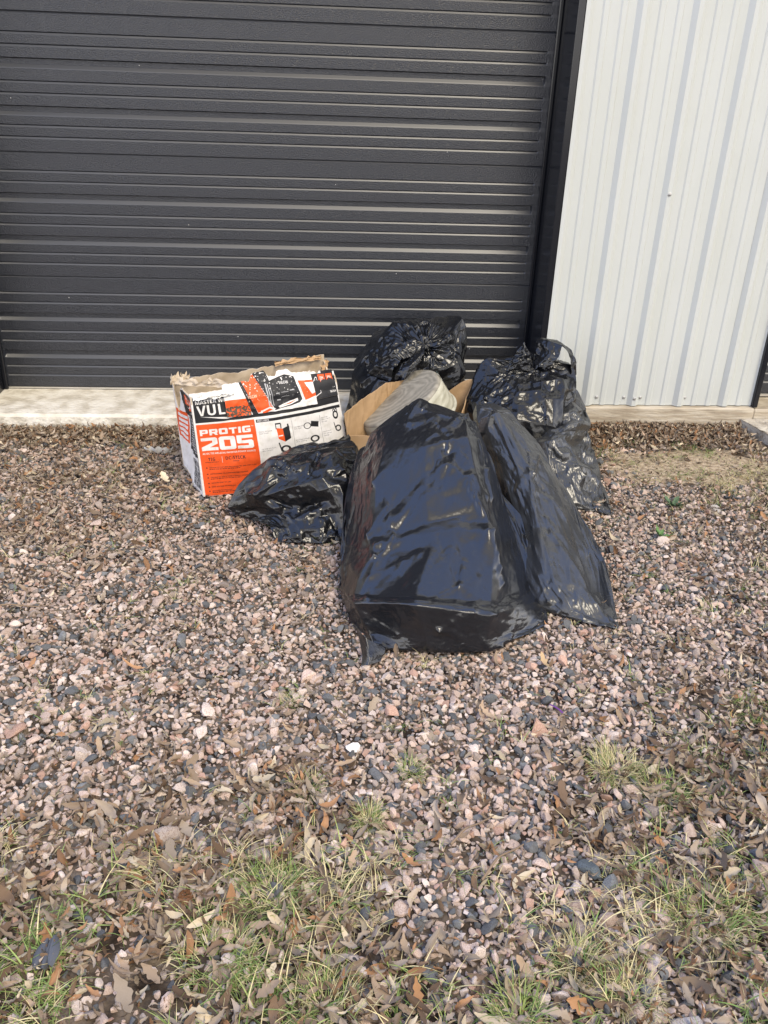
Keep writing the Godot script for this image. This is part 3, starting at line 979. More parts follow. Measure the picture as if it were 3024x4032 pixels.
func flap_mesh(on_front: Callable, u0: float, u1: float, v0: float, v1: float, cut: Callable, f: FastNoiseLite) -> ArrayMesh:
	var nu := 64
	var nv := 20
	var p := PackedVector3Array()
	var uv := PackedVector2Array()
	for j in nv + 1:
		for i in nu + 1:
			var u := float(i) / nu
			var c: float = cut.call(u)
			var v := float(j) / nv * c
			var out: float = 0.009 + 0.006 * f.get_noise_2d(u * 5.0, v * 5.0 + 70.0) - 0.030 * smooth(0.62, 1.0, v) * sin(PI * clampf(u, 0.0, 1.0))
			p.append(on_front.call(lerpf(u0, u1, u), lerpf(v0, v1, v), out))
			uv.append(Vector2(u, 1.0 - v))
	var m := grid_mesh(p, nu + 1, nv + 1, false, uv)
	m.surface_set_material(0, print_material(flap_print()))
	# a back sheet one board thick behind it
	var back := PackedVector3Array()
	var nrm: PackedVector3Array = m.surface_get_arrays(0)[Mesh.ARRAY_NORMAL]
	for k in p.size(): back.append(p[k] - nrm[k] * 0.003)
	var st := new_st()
	var w := nu + 1
	for j in nv:
		for i in nu:
			var a := j * w + i
			quad(st, back[a + 1], back[a], back[a + w], back[a + w + 1])
	for i in nu:
		var a := nv * w + i
		quad(st, p[a], p[a + 1], back[a + 1], back[a])
		quad(st, back[i], back[i + 1], p[i + 1], p[i])
	for j in nv:
		quad(st, back[j * w], p[j * w], p[j * w + w], back[j * w + w])
		quad(st, p[j * w + nu], back[j * w + nu], back[j * w + w + nu], p[j * w + w + nu])
	m.add_surface_from_arrays(Mesh.PRIMITIVE_TRIANGLES, flat(st).surface_get_arrays(0))
	m.surface_set_material(1, M.liner)
	return m

# ragged strip of board between two points, w wide (upwards), crumpled
func torn_strip(a: Vector3, b: Vector3, w: float, f: FastNoiseLite, s: float) -> ArrayMesh:
	var nu := 22
	var nv := 6
	var p := PackedVector3Array()
	var side := (b - a).cross(Vector3.UP).normalized()
	for j in nv + 1:
		for i in nu + 1:
			var u := float(i) / nu
			var v := float(j) / nv * (0.7 + 0.45 * f.get_noise_2d(u * 7.0, s))
			var q := a.lerp(b, u) + Vector3.UP * w * v
			q += side * (0.016 * f.get_noise_2d(u * 4.0 + s, v * 3.0) - 0.02 * v * v) + Vector3.UP * 0.006 * f.get_noise_2d(u * 9.0, s + 3.0)
			p.append(q)
	return grid_mesh(p, nu + 1, nv + 1, false)

func build_carton():
	var t := thing("cardboard_carton", "open brown cardboard carton holding the grey tub", "box")
	var f := FastNoiseLite.new()
	f.seed = 33
	f.fractal_octaves = 3
	var A := Vector3(0.118, 0.008, 0.685)
	var B := Vector3(0.345, 0.008, 0.39)
	var D := Vector3(0.635, 0.008, 0.415)
	var C := Vector3(0.49, 0.008, 0.70)
	var bul := func(s: float, k: float) -> Callable:
		return func(u: float, v: float) -> float: return k * sin(PI * u) * v + 0.006 * f.get_noise_3d(u * 300.0, v * 300.0, s * 100.0)
	var one := func(u: float) -> float: return 0.995 - 0.012 * absf(f.get_noise_2d(u * 900.0, 4.0))
	# front wall (top at 0.2), its seam a step lower down
	obj("front_panel", board(A, C, C + Vector3(0.0, 0.20, 0), A + Vector3(-0.026, 0.196, -0.004), 14, 10, 0.004, bul.call(1.0, 0.0), one, M.kraft, M.kraft), null, t)
	obj("front_seam", board(A + Vector3(-0.002, 0.002, 0.006), C + Vector3(0, 0.002, 0.008), C + Vector3(0.0, 0.10, 0.008), A + Vector3(-0.015, 0.10, 0.005), 10, 3, 0.003, bul.call(1.0, 0.0), one, M.kraft, M.kraft), null, t)
	# left wall in three creased lengths, taller than the front
	var top := [Vector3(0.076, 0.298, 0.682), Vector3(0.151, 0.331, 0.598), Vector3(0.257, 0.361, 0.478), Vector3(0.342, 0.348, 0.40)]
	var low := [A + Vector3(-0.002, 0, -0.006), A.lerp(B, 0.30) + Vector3(0.0, 0, -0.012), A.lerp(B, 0.68) + Vector3(0, 0, -0.01), B]
	for k in 3:
		obj("left_panel", board(low[k + 1], low[k], top[k], top[k + 1], 10, 10, 0.004, bul.call(3.0 + k, 0.0), one, M.kraft, M.kraft), null, t)
	obj("back_panel", board(D, B, B + Vector3(0, 0.352, 0), D + Vector3(-0.01, 0.352, 0.005), 24, 10, 0.004, bul.call(7.0, 0.0), func(u): return 1.0 - 0.24 * smooth(0.0, 0.55, u), M.kraft, M.kraft), null, t)
	# right wall, its top edge curving up towards the back
	var rc := func(u: float) -> float: return 0.62 + 0.3 * smooth(0.3, 1.0, u)
	obj("right_panel", board(C, D, D + Vector3(-0.008, 0.352, 0.004), C + Vector3(0.0, 0.352, 0.0), 24, 12, 0.004, bul.call(9.0, 0.01), rc, M.kraft, M.kraft), null, t)
	obj("bottom_panel", board(A + Vector3(0, 0.004, 0), B + Vector3(0, 0.004, 0), D + Vector3(0, 0.004, 0), C + Vector3(0, 0.004, 0), 2, 2, 0.004, func(_u, _v): return 0.0, func(_u): return 1.0, M.kraft, M.kraft), null, t)
	# scrap of board sticking up inside the front corner
	obj("torn_scrap", torn_strip(Vector3(0.17, 0.165, 0.66), Vector3(0.235, 0.16, 0.69), 0.04, f, 5), M.kraft, t)

func build_tub():
	var t := thing("upturned_tub", "round grey tub lying upside down in the brown carton, its base stained in swirls", "tub")
	var n := Vector3(-0.49, 0.85, 0.08).normalized()
	var u := Vector3(0.855, 0.487, -0.178)
	u = (u - n * u.dot(n)).normalized()
	t.transform = Transform3D(Basis(u, n, u.cross(n)), Vector3(0.300, 0.316, 0.522))
	var seg := 72
	var lathe := func(prof: Array, wob: float) -> ArrayMesh:
		var p := PackedVector3Array()
		var uv := PackedVector2Array()
		for q in prof:
			for k in seg:
				var a := TAU * k / seg
				var r: float = q[0] * (1.0 + wob * noise_a.get_noise_2d(cos(a) * 1.5, sin(a) * 1.5 + q[1] * 8.0))
				p.append(Vector3(cos(a) * r, q[1], -sin(a) * r))
				uv.append(Vector2(0.5 + cos(a) * r * 2.6, 0.5 + sin(a) * r * 2.6))
		return grid_mesh(p, seg, prof.size(), true, uv)
	obj("base", lathe.call([[0.190, -0.014], [0.188, -0.006], [0.182, -0.001], [0.172, -0.0005], [0.13, -0.002], [0.07, -0.0025], [0.001, -0.003]], 0.006), M.tub_base, t)
	obj("side", lathe.call([[0.188, -0.135], [0.199, -0.135], [0.196, -0.10], [0.193, -0.05], [0.1905, -0.0145]], 0.012), M.tub_side, t)
	obj("rim", lathe.call([[0.192, -0.137], [0.203, -0.142], [0.207, -0.136], [0.206, -0.128], [0.199, -0.125]], 0.01), M.tub_side, t)
	# remains of a paper label near the rim
	var p := PackedVector3Array()
	var f := FastNoiseLite.new()
	f.seed = 2
	f.frequency = 1.0
	for j in 9:
		for i in 7:
			var a := 0.02 + 0.11 * i / 6.0 + 0.03 * f.get_noise_2d(i * 0.9, j * 0.7) - 0.05
			var y := -0.118 + 0.105 * j / 8.0
			var r := 0.1985 + 0.004 * f.get_noise_2d(i * 1.3 + 9.0, j * 1.1) - 0.04 * (y + 0.118) * 1.6
			p.append(Vector3(cos(a) * r, y, -sin(a) * r))
	obj("paper_label", grid_mesh(p, 7, 9, false), M.paper, t)
	var q := PackedVector3Array()
	for j in 4:
		for i in 5:
			var a := 0.06 + 0.05 * i / 4.0
			var y := -0.03 + 0.022 * j / 3.0 + 0.003 * f.get_noise_2d(i * 2.0, j + 30.0)
			q.append(Vector3(cos(a) * 0.1945, y, -sin(a) * 0.1945))
	obj("label_scrap", grid_mesh(q, 5, 4, false), mat(lin(0.12, 0.25, 0.24), 0.6), t)

# ======================= refuse bags =======================
func cat(a: Vector3, b: Vector3, c: Vector3, d: Vector3, t: float) -> Vector3:
	return 0.5 * ((2.0 * b) + (c - a) * t + (2.0 * a - 5.0 * b + 4.0 * c - d) * t * t + (3.0 * b - a - 3.0 * c + d) * t * t * t)

# film: rings of control points -> crumpled plastic sheet. The hull is refined three times; at each level the sheet is given
# more length than the hull has and is let buckle, which leaves long folds first and fine creases last.
func film(rings: Array, wrap: bool, opt: Dictionary) -> ArrayMesh:
	var r := RandomNumberGenerator.new()
	r.seed = opt.get("seed", 1)
	var f := FastNoiseLite.new()
	f.seed = opt.get("seed", 1)
	f.frequency = 1.0
	f.fractal_octaves = 2
	var soft: float = opt.get("soft", 0.55)
	var nc: int = rings[1].size()
	var nu: int = opt.get("nu", 24)
	var sub: int = opt.get("sub", 2)
	var closed := wrap
	var rows := []
	# rows of control rings, poles included
	if closed:
		var c := Vector3.ZERO
		for q in rings[0]: c += q
		c /= rings[0].size()
		rows.append(one_point(c, nc))
	for q in rings:
		rows.append(one_point(q[0], nc) if q.size() == 1 else q)
	var around := []
	for row in rows:
		var line := PackedVector3Array()
		var count := nu if wrap else nu + 1
		for i in count:
			var x := float(i) / nu * (nc if wrap else nc - 1)
			var k := mini(int(floor(x)), nc - 1)
			var t := x - k
			var g := func(m: int) -> Vector3: return row[posmod(m, nc)] if wrap else row[clampi(m, 0, nc - 1)]
			line.append(g.call(k).lerp(g.call(k + 1), t).lerp(cat(g.call(k - 1), g.call(k), g.call(k + 1), g.call(k + 2), t), soft))
		around.append(line)
	var w: int = around[0].size()
	var p := PackedVector3Array()
	var nv := 0
	for j in around.size() - 1:
		for s in sub:
			var t := float(s) / sub
			var a: PackedVector3Array = around[maxi(j - 1, 0)]
			var b: PackedVector3Array = around[j]
			var c: PackedVector3Array = around[j + 1]
			var d: PackedVector3Array = around[mini(j + 2, around.size() - 1)]
			for i in w:
				p.append(b[i].lerp(c[i], t).lerp(cat(a[i], b[i], c[i], d[i], t), soft))
			nv += 1
	p.append_array(around[-1])
	nv += 1
	var levels: Array = opt.get("levels", [[0.03, 60, 0.009], [0.016, 60, 0.003], [0.010, 40, 0.001], [0.004, 8, 0.0003]])
	for l in levels.size():
		if l > 0:
			p = finer(p, w, nv, wrap, opt.get("crisp", 0.7))
			w = w * 2 if wrap else w * 2 - 1
			nv = nv * 2 - 1
		if l == 2 and opt.has("pleat"):
			pleat(p, w, nv, opt.pleat)
		if l == 2 and opt.has("creases"):
			crease(p, w, nv, opt.creases, wrap)
		if l == 3 and opt.has("creases"):
			var sharp := []
			for c in opt.creases: sharp.append([c[0], c[1], c[2] * 0.5, c[3] * 0.42])
			crease(p, w, nv, sharp, wrap)
		if l == 3 and opt.has("folds"):
			fold_in(p, w, nv, random_folds(p, w, nv, opt.folds, r, f), wrap)
		p = buckle(p, w, nv, wrap, closed, levels[l][0], levels[l][1], levels[l][2], opt, f, r, l)
	if opt.has("folds") and opt.get("fine", true):
		p = finer(p, w, nv, wrap, 0.3)
		w = w * 2 if wrap else w * 2 - 1
		nv = nv * 2 - 1
		var how: Array = opt.folds.duplicate()
		how[0] = int(how[0] * 0.8)
		how[4] *= 0.45
		how[6] *= 0.5
		how[5] = int(how[5] * 0.4)
		fold_in(p, w, nv, random_folds(p, w, nv, how, r, f), wrap)
	return grid_mesh(p, w, nv, wrap)

func one_point(c: Vector3, n: int) -> Array:
	var a := []
	for k in n: a.append(c)
	return a

func finer(p: PackedVector3Array, w: int, nv: int, wrap: bool, crisp: float) -> PackedVector3Array:
	var w2 := w * 2 if wrap else w * 2 - 1
	var a := PackedVector3Array()
	a.resize(w2 * nv)
	for j in nv:
		var o := j * w
		for i in w:
			a[j * w2 + i * 2] = p[o + i]
			if i < w - 1 or wrap:
				var q0 := p[o + ((i - 1 + w) % w if wrap else maxi(i - 1, 0))]
				var q1 := p[o + i]
				var q2 := p[o + (i + 1) % w]
				var q3 := p[o + ((i + 2) % w if wrap else mini(i + 2, w - 1))]
				var mid := (q1 + q2) * 0.5
				a[j * w2 + i * 2 + 1] = mid.lerp((q1 + q2) * 0.5625 - (q0 + q3) * 0.0625, 1.0 - crisp)
	var nv2 := nv * 2 - 1
	var b := PackedVector3Array()
	b.resize(w2 * nv2)
	for j in nv:
		for i in w2:
			b[j * 2 * w2 + i] = a[j * w2 + i]
			if j < nv - 1:
				var q0 := a[maxi(j - 1, 0) * w2 + i]
				var q1 := a[j * w2 + i]
				var q2 := a[(j + 1) * w2 + i]
				var q3 := a[mini(j + 2, nv - 1) * w2 + i]
				b[(j * 2 + 1) * w2 + i] = ((q1 + q2) * 0.5).lerp((q1 + q2) * 0.5625 - (q0 + q3) * 0.0625, 1.0 - crisp)
	return b

# gathers running into the tied end
func pleat(p: PackedVector3Array, w: int, nv: int, how: Array):
	var k: float = how[0]
	var amp: float = how[1]
	var reach: float = how[2]
	var pole := p[(nv - 1) * w]
	for j in range(1, nv - 1):
		for i in w:
			var q := p[j * w + i]
			var d := q.distance_to(pole)
			var a := amp * smooth(0.0, 0.02, d) * exp(-d / reach)
			var th := TAU * i / w
			var s := sin(k * th + 2.5 * sin(th * 3.0) + 1.7 * sin(th * 5.0 + 1.0))
			var n := (p[j * w + (i + 1) % w] - p[j * w + (i - 1 + w) % w]).cross(p[(j + 1) * w + i] - p[(j - 1) * w + i]).normalized()
			p[j * w + i] = q + n * a * (1.0 - 2.0 * absf(s))

# long sharp folds between two points of the film
func crease(p: PackedVector3Array, w: int, nv: int, list: Array, wrap := true):
	var folds := []
	for c in list:
		var e := []
		for m in 2:
			var best := 0
			for k in p.size():
				if p[k].distance_squared_to(c[m]) < p[best].distance_squared_to(c[m]): best = k
			e.append(best)
		folds.append([e[0] % w, e[0] / w, e[1] % w, e[1] / w, c[2], c[3]])
	fold_in(p, w, nv, folds, wrap)

# folds given as grid places: [i0, j0, i1, j1, height, width]
func fold_in(p: PackedVector3Array, w: int, nv: int, folds: Array, wrap: bool):
	var lift := PackedFloat32Array()
	lift.resize(p.size())
	for c in folds:
		var i0: int = c[0]
		var j0: int = c[1]
		var i1: int = c[2]
		var j1: int = c[3]
		if wrap and absi(i1 - i0) > w / 2: i1 += w if i1 < i0 else -w
		var a := p[clampi(j0, 0, nv - 1) * w + posmod(i0, w)]
		var b := p[clampi(j1, 0, nv - 1) * w + posmod(i1, w)]
		var len2 := (b - a).length_squared()
		if len2 < 1e-6: continue
		var wd: float = c[5]
		var amp: float = c[4]
		var pad := int(ceil(wd * 4.0 / maxf(0.002, sqrt(len2) / maxf(1.0, Vector2(i1 - i0, j1 - j0).length())))) + 2
		pad = mini(pad, 40)
		for j in range(maxi(1, mini(j0, j1) - pad), mini(nv - 1, maxi(j0, j1) + pad + 1)):
			for ii in range(mini(i0, i1) - pad, maxi(i0, i1) + pad + 1):
				var i := posmod(ii, w)
				if not wrap and i != ii: continue
				var q := p[j * w + i]
				var t := clampf((q - a).dot(b - a) / len2, 0.0, 1.0)
				var d := q.distance_to(a.lerp(b, t))
				if d > wd * 4.0: continue
				lift[j * w + i] += amp * exp(-d / wd) * (0.35 + 0.65 * sin(PI * clampf(t * 0.85 + 0.1, 0.0, 1.0)))
	var out := p.duplicate()
	for j in range(1, nv - 1):
		for i in w:
			var k := j * w + i
			if absf(lift[k]) < 1e-6: continue
			var il := posmod(i - 1, w) if wrap else maxi(i - 1, 0)
			var ir := (i + 1) % w if wrap else mini(i + 1, w - 1)
			var n := (p[j * w + ir] - p[j * w + il]).cross(p[k + w] - p[k - w]).normalized()
			out[k] = p[k] + n * clampf(lift[k], -0.02, 0.024)
	for k in p.size(): p[k] = out[k]

# tension points with folds running out of them, and patches of short crumples
func random_folds(p: PackedVector3Array, w: int, nv: int, how: Array, r: RandomNumberGenerator, f: FastNoiseLite) -> Array:
	# how: [hubs, rays per hub, shortest, longest, height, crumples, crumple height]
	var folds := []
	var ray := func(i0: int, j0: int, ang: float, reach: float, amp: float, wd: float):
		# walk on the grid until the wanted length is reached
		var i := float(i0)
		var j := float(j0)
		var s := 0.0
		var last := p[j0 * w + i0]
		while s < reach:
			i += cos(ang)
			j += sin(ang)
			if j < 2.0 or j > nv - 3.0: break
			var q := p[int(j) * w + posmod(int(i), w)]
			s += q.distance_to(last)
			last = q
		folds.append([i0, j0, int(i), int(j), amp, wd])
	for h in how[0]:
		var i0 := r.randi() % w
		var j0 := r.randi_range(int(nv * 0.12), int(nv * 0.92))
		var a0 := r.randf() * TAU
		for k in how[1]:
			var amp: float = how[4] * r.randf_range(0.4, 1.1) * (1.0 if r.randf() < 0.7 else -1.0)
			ray.call(i0, j0, a0 + TAU * (k + r.randf_range(-0.35, 0.35)) / how[1], r.randf_range(how[2], how[3]), amp, r.randf_range(0.0035, 0.0075))
	var tries := 0
	var done := 0
	while done < how[5] and tries < how[5] * 8:
		tries += 1
		var i0 := r.randi() % w
		var j0 := r.randi_range(3, nv - 4)
		if f.get_noise_3dv(p[j0 * w + i0] * 4.0 + Vector3(30, 0, 0)) < r.randf_range(-0.1, 0.5): continue
		var a := PI * 0.5 + r.randfn(0.0, 0.45) + 2.0 * f.get_noise_3dv(p[j0 * w + i0] * 2.0)
		ray.call(i0, j0, a, r.randf_range(0.04, 0.15), how[6] * r.randf_range(0.5, 1.3) * (1.0 if r.randf() < 0.6 else -1.0), r.randf_range(0.003, 0.006))
		done += 1
	return folds

func buckle(h: PackedVector3Array, w: int, nv: int, wrap: bool, closed: bool, extra: float, rounds: int, rough: float, opt: Dictionary, f: FastNoiseLite, r: RandomNumberGenerator, level: int) -> PackedVector3Array:
	var n := h.size()
	var p := h.duplicate()
	var lo := 1 if closed else 0
	var hi := nv - 1 if closed else nv
	var ia := PackedInt32Array()
	var ib := PackedInt32Array()
	var ln := PackedFloat32Array()
	var st := PackedFloat32Array()
	var floor_y: float = opt.get("floor", 0.004)
	var along: float = opt.get("along", 1.0)
	var bend: float = opt.get("bend", 0.25)
	for j in range(lo, hi):
		for i in w:
			var a := j * w + i
			var e := 1.0 + extra * clampf(0.55 + 2.4 * f.get_noise_3dv(h[a] * (3.0 + level) + Vector3(level * 3.0, 0, 0)), 0.0, 2.2)
			var e2 := 1.0 + (e - 1.0) * along
			for c in [[1, 0, 1.0], [0, 1, 1.0], [1, 1, 0.6], [-1, 1, 0.6], [2, 0, bend], [0, 2, bend]]:
				var i2: int = i + c[0]
				var j2: int = j + c[1]
				if j2 >= hi: continue
				if wrap: i2 = posmod(i2, w)
				elif i2 < 0 or i2 >= w: continue
				var b := j2 * w + i2
				var d := h[a].distance_to(h[b])
				if d < 1e-5: continue
				ia.append(a)
				ib.append(b)
				ln.append(d * (e if c[1] == 0 else (e2 if c[0] == 0 else 0.5 * (e + e2))))
				st.append(0.5 * c[2])
	for j in range(lo, hi):
		for i in w:
			var a := j * w + i
			p[a] += Vector3(r.randf_range(-1, 1), r.randf_range(-1, 1), r.randf_range(-1, 1)) * rough
	var pull: float = opt.get("pull", 0.05)
	var m := ia.size()
	for it in rounds:
		for k in m:
			var a := ia[k]
			var b := ib[k]
			var d := p[b] - p[a]
			var l := d.length()
			if l > 1e-6:
				d *= (l - ln[k]) / l * st[k]
				p[a] += d
				p[b] -= d
		for a in n:
			var q := p[a].lerp(h[a], pull)
			if q.y < floor_y: q.y = floor_y
			p[a] = q
	if closed:
		for i in w:
			p[i] = h[i]
			p[(nv - 1) * w + i] = h[(nv - 1) * w + i]
	return p

func build_bags():
	var t := thing("black_bag", "largest black refuse bag, nearest, its broad front sloping down to the gravel", "bag")
	obj("bag_body", film(shape_big(), true, {"seed": 14, "along": 0.6, "soft": 0.42, "crisp": 0.5, "pull": 0.02, "creases": creases_big(), "folds": [22, 7, 0.08, 0.36, 0.0056, 60, 0.0022]}), M.film0, t)
	obj("bag_corner", film(shape_big_tail(), false, {"seed": 12, "nu": 8, "sub": 3, "floor": 0.003}), M.film0, t)
	t = thing("black_bag", "long slack black bag with a pointed corner, lying right of the largest bag", "bag")
	obj("bag_body", film(shape_second(), true, {"seed": 24, "along": 0.5, "soft": 0.35, "pull": 0.02, "creases": creases_second(), "folds": [20, 7, 0.06, 0.28, 0.006, 170, 0.003]}), M.film1, t)
	obj("bag_mouth", film(shape_second_mouth(), false, {"seed": 25, "nu": 8, "sub": 3}), M.film1, t)
	t = thing("black_bag", "small limp black bag slumped against the front of the printed carton", "bag")
	obj("bag_body", film(shape_small(), true, {"seed": 35, "soft": 0.35, "pull": 0.02, "creases": creases_small(), "folds": [14, 6, 0.04, 0.14, 0.008, 40, 0.003], "levels": [[0.09, 60, 0.022], [0.05, 50, 0.004], [0.02, 25, 0.001], [0.008, 6, 0.0003]]}), M.film2, t)
	obj("bag_edge", film(shape_small_strip(), false, {"seed": 36, "nu": 8, "sub": 3}), M.film2, t)
	t = thing("black_bag", "tall black bag with a gathered knot standing behind the brown carton", "bag")
	obj("bag_body", film(shape_back(), true, {"seed": 47, "soft": 0.55, "pull": 0.02, "creases": creases_back(), "folds": [18, 6, 0.05, 0.16, 0.008, 60, 0.003], "pleat": [17.0, 0.016, 0.06], "levels": [[0.085, 50, 0.020], [0.035, 50, 0.004], [0.015, 30, 0.001], [0.004, 6, 0.0002]]}), M.film2, t)
	obj("loose_neck", film(shape_back_flap(), false, {"seed": 48, "nu": 8, "sub": 3, "levels": [[0.12, 30, 0.012], [0.10, 30, 0.005], [0.05, 20, 0.002]]}), M.film2, t)
	obj("loose_neck", film(shape_back_flap2(), false, {"seed": 49, "nu": 8, "sub": 3, "levels": [[0.12, 30, 0.012], [0.10, 30, 0.005], [0.05, 20, 0.002]]}), M.film2, t)
	t = thing("black_bag", "black bag with two tied ears on top of the heap beside the white wall", "bag")
	obj("bag_body", film(shape_upper(), true, {"seed": 56, "soft": 0.7, "pull": 0.02, "folds": [18, 6, 0.05, 0.16, 0.008, 60, 0.003], "pleat": [13.0, 0.014, 0.06], "levels": [[0.085, 50, 0.020], [0.035, 50, 0.004], [0.015, 30, 0.001], [0.004, 6, 0.0002]]}), M.film2, t)
	obj("tied_ear", film(shape_ear_left(), false, {"seed": 53, "nu": 8, "sub": 3, "levels": [[0.12, 30, 0.010], [0.08, 30, 0.004], [0.05, 20, 0.002]]}), M.film2, t)
	obj("tied_ear", film(shape_ear_right(), false, {"seed": 54, "nu": 8, "sub": 3, "levels": [[0.08, 30, 0.008], [0.06, 30, 0.004], [0.04, 20, 0.002]]}), M.film2, t)
	t = thing("black_bag", "crinkled grey-black bag at the far right, underneath the bag with tied ears", "bag")
	obj("bag_body", film(shape_lower(), true, {"seed": 61, "soft": 0.45, "folds": [12, 6, 0.05, 0.14, 0.006, 190, 0.004], "along": 4.0, "pull": 0.03, "levels": [[0.02, 40, 0.01], [0.03, 50, 0.004], [0.022, 40, 0.0015], [0.006, 8, 0.0005]]}), M.film1, t)

# ======================= ground cover =======================
func stone_mesh(s: int) -> ArrayMesh:
	var r := RandomNumberGenerator.new()
	r.seed = 900 + s
	var v := []
	var g := (1.0 + sqrt(5.0)) / 2.0
	for e in [[-1, g, 0], [1, g, 0], [-1, -g, 0], [1, -g, 0], [0, -1, g], [0, 1, g], [0, -1, -g], [0, 1, -g], [g, 0, -1], [g, 0, 1], [-g, 0, -1], [-g, 0, 1]]:
		v.append(Vector3(e[0], e[1], e[2]).normalized())
	var fs := []
	for e in [[0, 11, 5], [0, 5, 1], [0, 1, 7], [0, 7, 10], [0, 10, 11], [1, 5, 9], [5, 11, 4], [11, 10, 2], [10, 7, 6], [7, 1, 8], [3, 9, 4], [3, 4, 2], [3, 2, 6], [3, 6, 8], [3, 8, 9], [4, 9, 5], [2, 4, 11], [6, 2, 10], [8, 6, 7], [9, 8, 1]]:
		var a: Vector3 = v[e[0]]
		var b: Vector3 = v[e[1]]
		var c: Vector3 = v[e[2]]
		var ab := (a + b).normalized()
		var bc := (b + c).normalized()
		var ca := (c + a).normalized()
		fs.append_array([[a, ab, ca], [ab, b, bc], [ca, bc, c], [ab, bc, ca]])
	var planes := []
	for k in 11:
		planes.append([Vector3(r.randf_range(-1, 1), r.randf_range(-1, 1), r.randf_range(-1, 1)).normalized(), r.randf_range(0.36, 0.72)])
	var sc := Vector3(r.randf_range(1.15, 1.75), r.randf_range(0.75, 1.05), r.randf_range(1.0, 1.4))
	var st := new_st()
	for t in fs:
		for k in [0, 2, 1]:
			var q: Vector3 = t[k]
			for pl in planes:
				var over: float = q.dot(pl[0]) - pl[1]
				if over > 0.0: q -= pl[0] * over
			st.add_vertex(q * sc)
	return flat(st)

# dead leaf lying in the xz plane, one unit long, curled and folded
func leaf_mesh(s: int, width: float, curl: float, fold: float, lobes: float) -> ArrayMesh:
	var r := RandomNumberGenerator.new()
	r.seed = 700 + s
	var nu := 4
	var nv := 12
	var p := PackedVector3Array()
	var tw := r.randf_range(-0.9, 0.9)
	var bend := r.randf_range(-0.5, 0.5)
	for j in nv + 1:
		var t := float(j) / nv
		var w := width * pow(sin(PI * clampf(t * 0.94 + 0.03, 0.0, 1.0)), 0.8) * (1.0 - 0.3 * t)
		w *= r.randf_range(0.8, 1.12)
		if lobes > 0.0: w *= 1.0 - lobes * (0.5 + 0.5 * cos(t * TAU * 3.5))
		if t < 0.06: w = 0.012
		for i in nu + 1:
			var u := float(i) / nu * 2.0 - 1.0
			var x := u * w * 0.5
			var y := absf(u) * w * 0.5 * fold * (1.0 + 0.5 * r.randf_range(-1, 1) * absf(u)) + curl * (t - 0.5) * (t - 0.5) * 1.6
			y += r.randf_range(-0.012, 0.012)
			var a := tw * (t - 0.5)
			p.append(Vector3(x * cos(a) - y * sin(a) * 0.5 + bend * (t - 0.5) * (t - 0.5) * 0.6, y + x * sin(a), t - 0.5))
	return grid_mesh(p, nu + 1, nv + 1, false)

func blade_mesh(s: int) -> ArrayMesh:
	var r := RandomNumberGenerator.new()
	r.seed = 400 + s
	var lean := r.randf_range(0.2, 0.9)
	var p := PackedVector3Array()
	for j in 6:
		var t := j / 5.0
		var w := 0.021 * (1.0 - t * 0.92)
		var y := t * (1.0 - 0.30 * lean * t)
		var z := lean * t * t * 0.8
		p.append(Vector3(-w, y, z))
		p.append(Vector3(0, y - 0.01, z + 0.008))
		p.append(Vector3(w, y, z))
	return grid_mesh(p, 3, 6, false)

func scatter(called: String, parent: Node, mesh: Mesh, m: Material, xf: Array, cols: Array):
	if xf.is_empty(): return
	var mm := MultiMesh.new()
	mm.transform_format = MultiMesh.TRANSFORM_3D
	mm.use_colors = true
	mm.mesh = mesh
	mm.instance_count = xf.size()
	for k in xf.size():
		mm.set_instance_transform(k, xf[k])
		mm.set_instance_color(k, cols[k])
	var o := MultiMeshInstance3D.new()
	o.name = called
	o.multimesh = mm
	o.material_override = m
	o.set_meta("kind", "stuff")
	parent.add_child(o, true)

# how thick the leaf litter lies, 0..1
func litter(x: float, z: float) -> float:
	var d := 0.0
	d = maxf(d, 1.0 - smooth(0.12, 0.62 if x < 0.5 else 0.75, z))
	d = maxf(d, 0.9 * (1.0 - smooth(-0.8, -0.1, x)) * (1.0 - smooth(1.0, 1.75, z)))
	d = maxf(d, 0.30 * (1.0 - smooth(1.4, 2.2, z)))
	d = maxf(d, smooth(2.12, 2.62, z + 0.25 * noise_b.get_noise_2d(x * 2.0, 4.0)) * lerpf(1.0, 0.25, smooth(-0.02, 0.2, x) * (1.0 - smooth(0.45, 0.62, x)) * (1.0 - smooth(2.75, 2.95, z))))
	d = maxf(d, 0.85 * smooth(0.75, 1.15, x) * smooth(1.5, 2.1, z))
	d = maxf(d, 0.35 * smooth(1.0, 1.4, x))
	d *= 0.75 + 0.9 * noise_a.get_noise_2d(x * 3.0 + 8.0, z * 3.0)
	return clampf(d, 0.11, 1.0)

func dirt_patch(x: float, z: float) -> float:
	var e := Vector2((x - 1.62) / 0.40, (z - 0.50) / 0.20).length()
	return 1.0 - smooth(0.6, 1.25, e + 0.35 * noise_b.get_noise_2d(x * 4.0, z * 4.0))

func gravel_cover(x: float, z: float) -> float:
	var g := 1.0
	g -= 0.55 * smooth(2.35, 2.8, z) * (1.0 - smooth(0.0, 0.3, x))
	g -= 0.6 * smooth(0.75, 1.1, x) * smooth(1.8, 2.2, z)
	g -= 0.45 * smooth(1.3, 1.8, x)
	g -= 0.85 * smooth(1.0, 1.2, x) * (1.0 - smooth(0.16, 0.34, z))
	g -= 0.95 * dirt_patch(x, z)
	return clampf(g, 0.0, 1.0)

